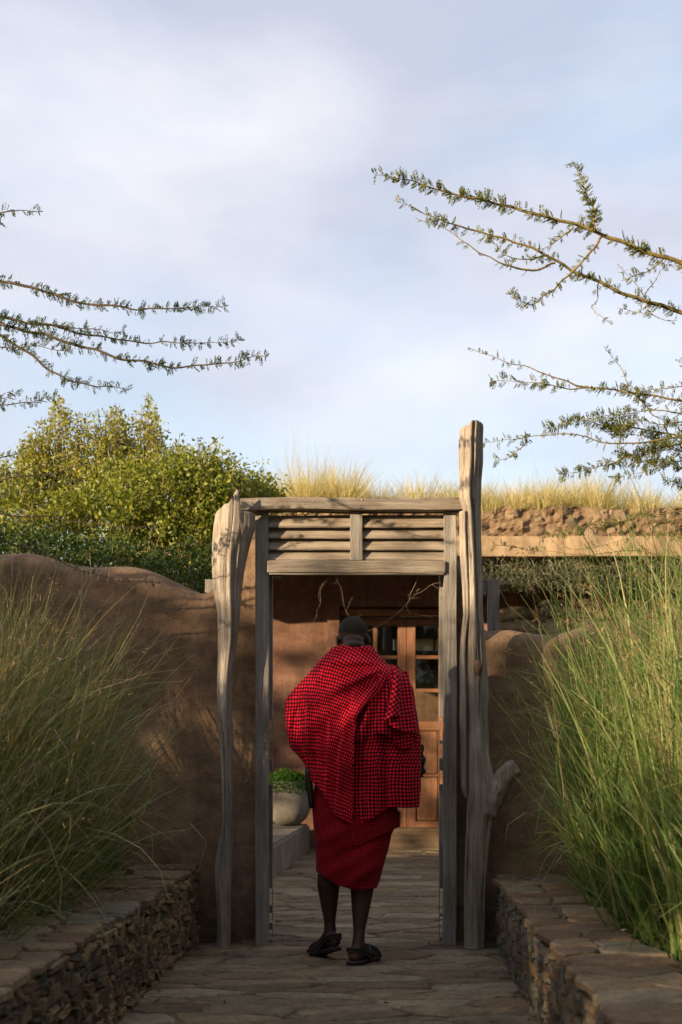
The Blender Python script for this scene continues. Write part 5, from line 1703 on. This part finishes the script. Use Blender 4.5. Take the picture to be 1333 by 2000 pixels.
# under layer: hangs straight from the right shoulder all round the body
HEM_U = [(590, 1545), (640, 1580), (680, 1601), (705, 1604), (720, 1599), (745, 1584), (762, 1574), (790, 1576), (818, 1576), (840, 1560)]
def under(u, v):
    th = 2 * math.pi * u
    py = 1266 + v * (1578 - 1266)
    for _ in range(3):
        l, r, b = row_(py); l = l + 14 * min(1, max(0, (py - 1262) / 60))
        c, a = (l + r) / 2, (r - l) / 2
        px = c - a * math.cos(th)
        hem = interp(HEM_U, px) if math.sin(th) > -.2 else 1560
        py = 1266 + v * (hem - 1266)
    l, r, b = row_(py); l = l + 14 * min(1, max(0, (py - 1262) / 60))
    c, a = (l + r) / 2, (r - l) / 2
    s = math.sin(th)
    fo = .0
    psh = 0
    if s > 0:
        k = min(1, max(0, (py - 1330) / 120))
        fo = k * (.010 * math.sin(px * .105 + 1.0 + py * .004) + .006 * math.sin(px * .21 + py * .011)) * s + nz(px * .014, py * .012, 8.1) * .010
        pg, psh = pleat(px, py, PL_UNDER); fo += pg
    else: psh = 0
    px = c - a * math.cos(th) * (1 + fo * .3)
    y = pY + .02 - (b + fo) * (1 if s > 0 else .85) * math.copysign(abs(s) ** .87, s)
    arc = (px if s > -.05 else 2 * (l if th > 3.2 and px < c else r) - px)
    return Vector((QX(px), y, QZ(py))), ((arc + psh) * SPX + .0022 * math.sin(py * .03), (py + .08 * psh) * SPX + .06 * (fo))
grid('under_layer', under, 300, 110, M['shuka'], wrap)

# over layer: drawn across the back from the left arm, its free edge running down from the right shoulder
EDGE = [(1252, 716), (1262, 724), (1275, 734), (1290, 747), (1305, 760), (1316, 764), (1330, 754), (1355, 736), (1380, 713), (1400, 698), (1430, 694), (1480, 691), (1530, 689), (1610, 688)]
HEM_O = [(540, 1458), (562, 1464), (575, 1467), (587, 1476), (597, 1497), (603, 1517), (630, 1546), (655, 1588), (668, 1598), (682, 1605), (700, 1605)]
def over(u, v):
    f0 = -.85
    py = 1262 + v * 240
    for _ in range(6):
        l, r, b = row_(py); c, a = (l + r) / 2, (r - l) / 2
        ce = max(-1, min(1, (c - interp(EDGE, py)) / a))
        fe = math.acos(ce)
        ph = f0 + (fe - f0) * u
        px = c - a * math.cos(ph) * (1 if ph > 0 else 1)
        hem = interp(HEM_O, px) if ph > 0 else 1460
        top = 1263.5 + 2.5 * math.sin(px * .12)
        py = py * .35 + (top + v * (hem - top)) * .65
    l, r, b = row_(py); c, a = (l + r) / 2, (r - l) / 2
    ce = max(-1, min(1, (c - interp(EDGE, py)) / a)); fe = math.acos(ce)
    ph = f0 + (fe - f0) * u
    px = c - a * math.cos(ph)
    s = math.sin(ph)
    pg, psh = pleat(px, py, PL_OVER)
    g = .016 + (folds(px, py) + pg) * max(0, s)
    # a hanging ridge down the left of the back and hollow beside it
    g += .014 * math.exp(-((px - 612) / 16) ** 2) * min(1, max(0, (py - 1330) / 80)) * max(0, s)
    g += .030 * math.exp(-((px - interp(EDGE, py)) / 16) ** 2) * min(1, max(0, (py - 1305) / 40)) * (1 - .75 * min(1, max(0, (py - 1440) / 120)))
    g *= min(1, .35 + (py - 1258) / 45)
    y = pY + .02 - (b + g) * (math.copysign(abs(s) ** .87, s))
    arc = px if ph > 0 else 2 * l - px
    # weave: level at the left, slanting down to the right across the back
    sl_ = .58
    uu = arc + psh + sl_ * .9 * (py - 1260) * (1 / (1 + math.exp(-(px - 625) / 22)))
    q_ = max(0.0, px - 595)
    vv = py + .15 * psh - (.0030 * q_ * q_ if q_ < 130 else .0030 * 130 * 130 + .78 * (q_ - 130))
    return Vector((QX(px), y, QZ(py))), (uu * SPX, vv * SPX)
grid('over_layer', over, 210, 130, M['shuka'], wrap)

def patch(name, quad, bulge, nu, nv, base=.03, rot=0.0, wave=None, drop=None):
    """quad: four corner pixels (top-left, top-right, bottom-right, bottom-left); bulge(u,v) metres toward the camera"""
    def fn(u, v):
        a = Vector(quad[0]).lerp(Vector(quad[1]), u); b = Vector(quad[3]).lerp(Vector(quad[2]), u)
        q = a.lerp(b, v)
        px, py = q.x, q.y
        if drop: px, py = drop(u, v, px, py)
        y = depth(px, py) - base - bulge(u, v)
        c_, s_ = math.cos(rot), math.sin(rot)
        return Vector((QX(px), y, QZ(py))), ((px * c_ - py * s_) * SPX, (px * s_ + py * c_) * SPX)
    return grid(name, fn, nu, nv, M['shuka'], wrap)
# folded end thrown over the right shoulder: short flap with a straight hem
patch('shoulder_flap', [(745, 1300), (772, 1298), (762, 1440), (700, 1440)], lambda u, v: .014 * math.sin(u * 9.5 + 1) * v + .046 * v, 30, 34, .012,
      drop=lambda u, v, x, y: (x, y + 5 * math.sin(u * 7) * v - (8 * (1 - u) * v)))
patch('shoulder_flap', [(762, 1300), (798, 1313), (816, 1432), (758, 1417)], lambda u, v: .036 * v + .022 * math.sin(math.pi * u) * v + .010 * math.sin(u * 8), 30, 34, .018, .12,
      drop=lambda u, v, x, y: (x, y + 5 * math.sin(u * 3.1) * v))
patch('rolled_fold', [(761, 1302), (775, 1303), (779, 1398), (757, 1407)], lambda u, v: .026 * math.sin(math.pi * u) + .040 * v, 14, 34, .036, .62,
      drop=lambda u, v, x, y: (x + (4 * math.sin(v * 3.3 + 1.0) + 3) * (1 - .3 * u) - 8 * v * v * (1 - u), y))
patch('hanging_loop', [(758, 1410), (815, 1420), (806, 1462), (768, 1458)], lambda u, v: .012 * math.sin(math.pi * v) - .018 * (1 - v) * math.sin(math.pi * u) + .010, 30, 20, .014, .1,
      drop=lambda u, v, x, y: (x, y + (10 * math.sin(math.pi * u) - 6) * v))
patch('hanging_fold', [(699, 1402), (716, 1398), (712, 1450), (695, 1447)], lambda u, v: .010 * math.sin(math.pi * u), 12, 18, .012)

# ---- skirt cloth
SK = [(1500, 622, 760, .105), (1560, 610, 775, .118), (1590, 611, 776, .136), (1610, 613, 774, .145), (1630, 615, 765, .146), (1656, 617, 759.5, .142), (1684, 617.5, 752, .138), (1705, 618, 746, .134), (1722, 619, 740.5, .130), (1740, 620, 735, .128)]
def skirt_fn(u, v):
    th = 2 * math.pi * u
    px = 680
    py = 1500 + v * 220
    for _ in range(3):
        l, r, b = [interp(SK, py, c) for c in (1, 2, 3)]
        c, a = (l + r) / 2, (r - l) / 2
        px = c - a * math.cos(th)
        hem = interp([(612, 1701), (622, 1703), (640, 1713), (660, 1725), (690, 1733), (720, 1734), (737, 1732), (760, 1731)], px) 
        hem = hem + (1714 - hem) * min(1, max(0, (-.35 - math.sin(th)) / .5))
        py = 1500 + v * (hem - 1500)
    l, r, b = [interp(SK, py, c) for c in (1, 2, 3)]
    c, a = (l + r) / 2, (r - l) / 2
    s = math.sin(th)
    # drag lines pulled across from the right hip to the left knee
    d = (py - 1600) + .45 * (px - 690)
    fo = .0075 * math.sin(d * .075 + .8 * math.sin(px * .03)) * min(1, max(0, (py - 1570) / 40)) + .004 * math.sin(d * .17 + px * .02)
    fo += .022 * math.exp(-((px - 712) / 26) ** 2) * min(1, max(0, (py - 1620) / 80)) + .010 * math.exp(-((px - 637) / 20) ** 2) * min(1, max(0, (py - 1620) / 80)) - .014 * math.exp(-((px - 672) / 16) ** 2) * min(1, max(0, (py - 1640) / 70))
    fo += nz(px * .02, py * .02, 5) * .006
    fo += .010 * max(0, math.sin(d * .055 + 1.3 + .5 * math.sin(px * .045))) ** 4 * min(1, max(0, (py - 1600) / 40))
    px = c - a * math.cos(th) * (1 + .02 * nz(py * .03, s * 2, 2))
    y = pY + .015 - (b + fo) * math.copysign(abs(s) ** .85, s) * (1 if s > 0 else .9)
    arc = px if s > 0 else 2 * (l if px < c else r) - px
    return Vector((QX(px), y, QZ(py))), ((arc + .12 * (py - 1600)) * SPX, (py + .10 * (px - 690) + 6 * math.sin(px * .03)) * SPX)
skirt = grid('skirt', skirt_fn, 130, 80, M['skirt'], man)
def flap(u, v):
    px = 690 + u * 91
    py0 = 1584
    py1 = interp([(690, 1652), (715, 1640), (740, 1630), (764, 1619), (781, 1614)], px)
    py = py0 + v * (py1 - py0)
    l, r, b = [interp(SK, py, c) for c in (1, 2, 3)]
    r = max(r, 783); b = min(b, .136); c, a = (l + r) / 2, (r - l) / 2
    q = max(-1, min(1, (px - c) / a))
    y = pY + .015 - (b + .008 + .004 * math.sin(px * .12)) * max(0, 1 - abs(q) ** 2.2) ** .5
    return Vector((QX(px), y, QZ(py))), ((px + .1 * py) * SPX, (py + .22 * (px - 690)) * SPX)
fl = grid('skirt_overlap', flap, 30, 40, M['skirt'], man)

# ---- sleeve cuff showing beside the wrap
mb = MB()
sp0 = [Vector((QX(806), pY + .045, QZ(1440))), Vector((QX(813), pY + .055, QZ(1460))), Vector((QX(818), pY + .07, QZ(1482))), Vector((QX(817.5), pY + .085, QZ(1503))), Vector((QX(815), pY + .09, QZ(1514)))]
pth = catmull(sp0, 6)
mb.tube(pth, [.036 + .006 * math.sin(i * 1.1) for i in range(len(pth))], sides=16, rough=.25, seed=2)
mb.obj('sleeve', M['green_cloth'], man)

# ---- sandals: sole and crossed straps
def sandal(a, d, lift, par_name):
    t = bpy.data.objects.new('sandal', None)
    COL.objects.link(t); t.parent = man; t.matrix_parent_inverse = ORIGIN[man.name]
    ORIGIN[t.name] = Matrix.Identity(4)
    sd_ = Vector((-d.y, d.x, 0))
    out, zz = [], []
    prof = [(-.082, .010), (-.078, .026), (-.058, .036), (-.02, .038), (.03, .037), (.08, .042), (.125, .047), (.16, .043), (.183, .029), (.193, .010)]
    left = [(x, w) for x, w in prof]; right = [(x, -w) for x, w in reversed(prof)]
    ring = left + right
    def zof(x): return lift * max(0, min(1, (.13 - x) / .20)) + .001
    for k, (nm, z0, z1, m_, gw) in enumerate((('sole', 0.0, .012, M['sandal'], 1.0), ('insole', .0125, .019, M['stitch'], .97))):
        bm = bmesh.new()
        lo = [bm.verts.new(Vector((a.x, a.y, 0)) + d * x + sd_ * w * gw + Vector((0, 0, zof(x) + z0))) for x, w in ring]
        hi = [bm.verts.new(Vector((a.x, a.y, 0)) + d * x + sd_ * w * gw + Vector((0, 0, zof(x) + z1))) for x, w in ring]
        n = len(ring)
        for i in range(n): bm.faces.new((lo[i], lo[(i + 1) % n], hi[(i + 1) % n], hi[i]))
        for i in range(len(prof) - 1):
            j0, j1 = i, i + 1; k0, k1 = n - 1 - i, n - 2 - i
            bm.faces.new((hi[j0], hi[j1], hi[k1], hi[k0])); bm.faces.new((lo[j1], lo[j0], lo[k0], lo[k1]))
        bmesh.ops.recalc_face_normals(bm, faces=bm.faces[:])
        from_bm(nm, bm, m_, t)
    def strap(pts, w, nm='strap', m_=M['sandal']):
        """flat band following the foot"""
        pth = catmull([Vector((a.x, a.y, 0)) + d * x + sd_ * y_ + Vector((0, 0, zof(x) + z)) for x, y_, z in pts], 6)
        V, F = [], []
        for i, p in enumerate(pth):
            tn = (pth[min(i + 1, len(pth) - 1)] - pth[max(i - 1, 0)]).normalized()
            up = Vector((0, 0, 1)) - tn * tn.z; up.normalize()
            nn = tn.cross(up)
            for q in ((-.5, -.0035), (.5, -.0035), (.5, .0035), (-.5, .0035)): V.append(p + up * w * q[0] + nn * q[1])
        for i in range(len(pth) - 1):
            for s in range(4):
                s2 = (s + 1) % 4; F.append((i * 4 + s, i * 4 + s2, (i + 1) * 4 + s2, (i + 1) * 4 + s))
        F.append((3, 2, 1, 0)); e = (len(pth) - 1) * 4; F.append((e, e + 1, e + 2, e + 3))
        from_py(nm, V, F, m_, t, False)
    heel_loop = [(.06, .040, .03), (.0, .041, .056), (-.055, .034, .074), (-.088, .0, .080), (-.055, -.034, .074), (.0, -.041, .056), (.06, -.040, .03)]
    strap(heel_loop, .017)
    strap([(x * 1.015, y_ * 1.06, z + .0095) for x, y_, z in heel_loop], .0022, 'stitching', M['stitch'])
    strap([(x * 1.015, y_ * 1.06, z - .0095) for x, y_, z in heel_loop], .0022, 'stitching', M['stitch'])
    strap([(.045, .043, .015), (.075, .030, .062), (.105, .0, .074), (.135, -.034, .050), (.15, -.047, .015)], .022)
    strap([(.045, -.043, .015), (.075, -.030, .060), (.105, .0, .070), (.135, .034, .048), (.15, .047, .015)], .022)
    strap([(.150, .046, .012), (.150, .028, .052), (.150, .0, .056), (.150, -.028, .052), (.150, -.046, .012)], .018)
sandal(la, ld, .052, 'l')
sandal(ra, rd, .002, 'r')

# ---- knife sheaths hanging at the left hip
ks = thing('knife_sheath', 'dark leather sheath hanging at the hip of the person', 'sheath', (QX(606), pY, QZ(1580)))
def blade_case(px0, py0, px1, py1, w, y, nm, m_, taper=.75):
    a, b = Vector((QX(px0), y, QZ(py0))), Vector((QX(px1), y + .01, QZ(py1)))
    pth = [a.lerp(b, i / 8) for i in range(9)]
    V, F = [], []
    for i, p in enumerate(pth):
        k = w * (1 - (1 - taper) * i / 8) * (1 if i < 8 else .8)
        for s in range(10):
            th = 6.283 * s / 10
            V.append(p + Vector((math.cos(th) * k * .5, math.sin(th) * k * .9, 0)))
    for i in range(8):
        for s in range(10): F.append((i * 10 + s, i * 10 + (s + 1) % 10, (i + 1) * 10 + (s + 1) % 10, (i + 1) * 10 + s))
    F.append(tuple(reversed(range(10)))); F.append(tuple(range(80, 90)))
    from_py(nm, V, F, m_, ks, True)
blade_case(603, 1500, 609, 1578, .033, pY - .045, 'scabbard', M['leather'], .8)
blade_case(599.5, 1500, 599.5, 1545, .018, pY + .01, 'handle', M['leather'], .9)
for k in range(13):
    bm = bmesh.new(); bmesh.ops.create_uvsphere(bm, u_segments=6, v_segments=4, radius=.0016)
    t_ = k / 12
    bmesh.ops.translate(bm, vec=(QX(607.5 + 5.2 * t_), pY - .066, QZ(1522 + 54 * t_)), verts=bm.verts[:])
    from_bm('bead', bm, M['stitch'], ks, True)
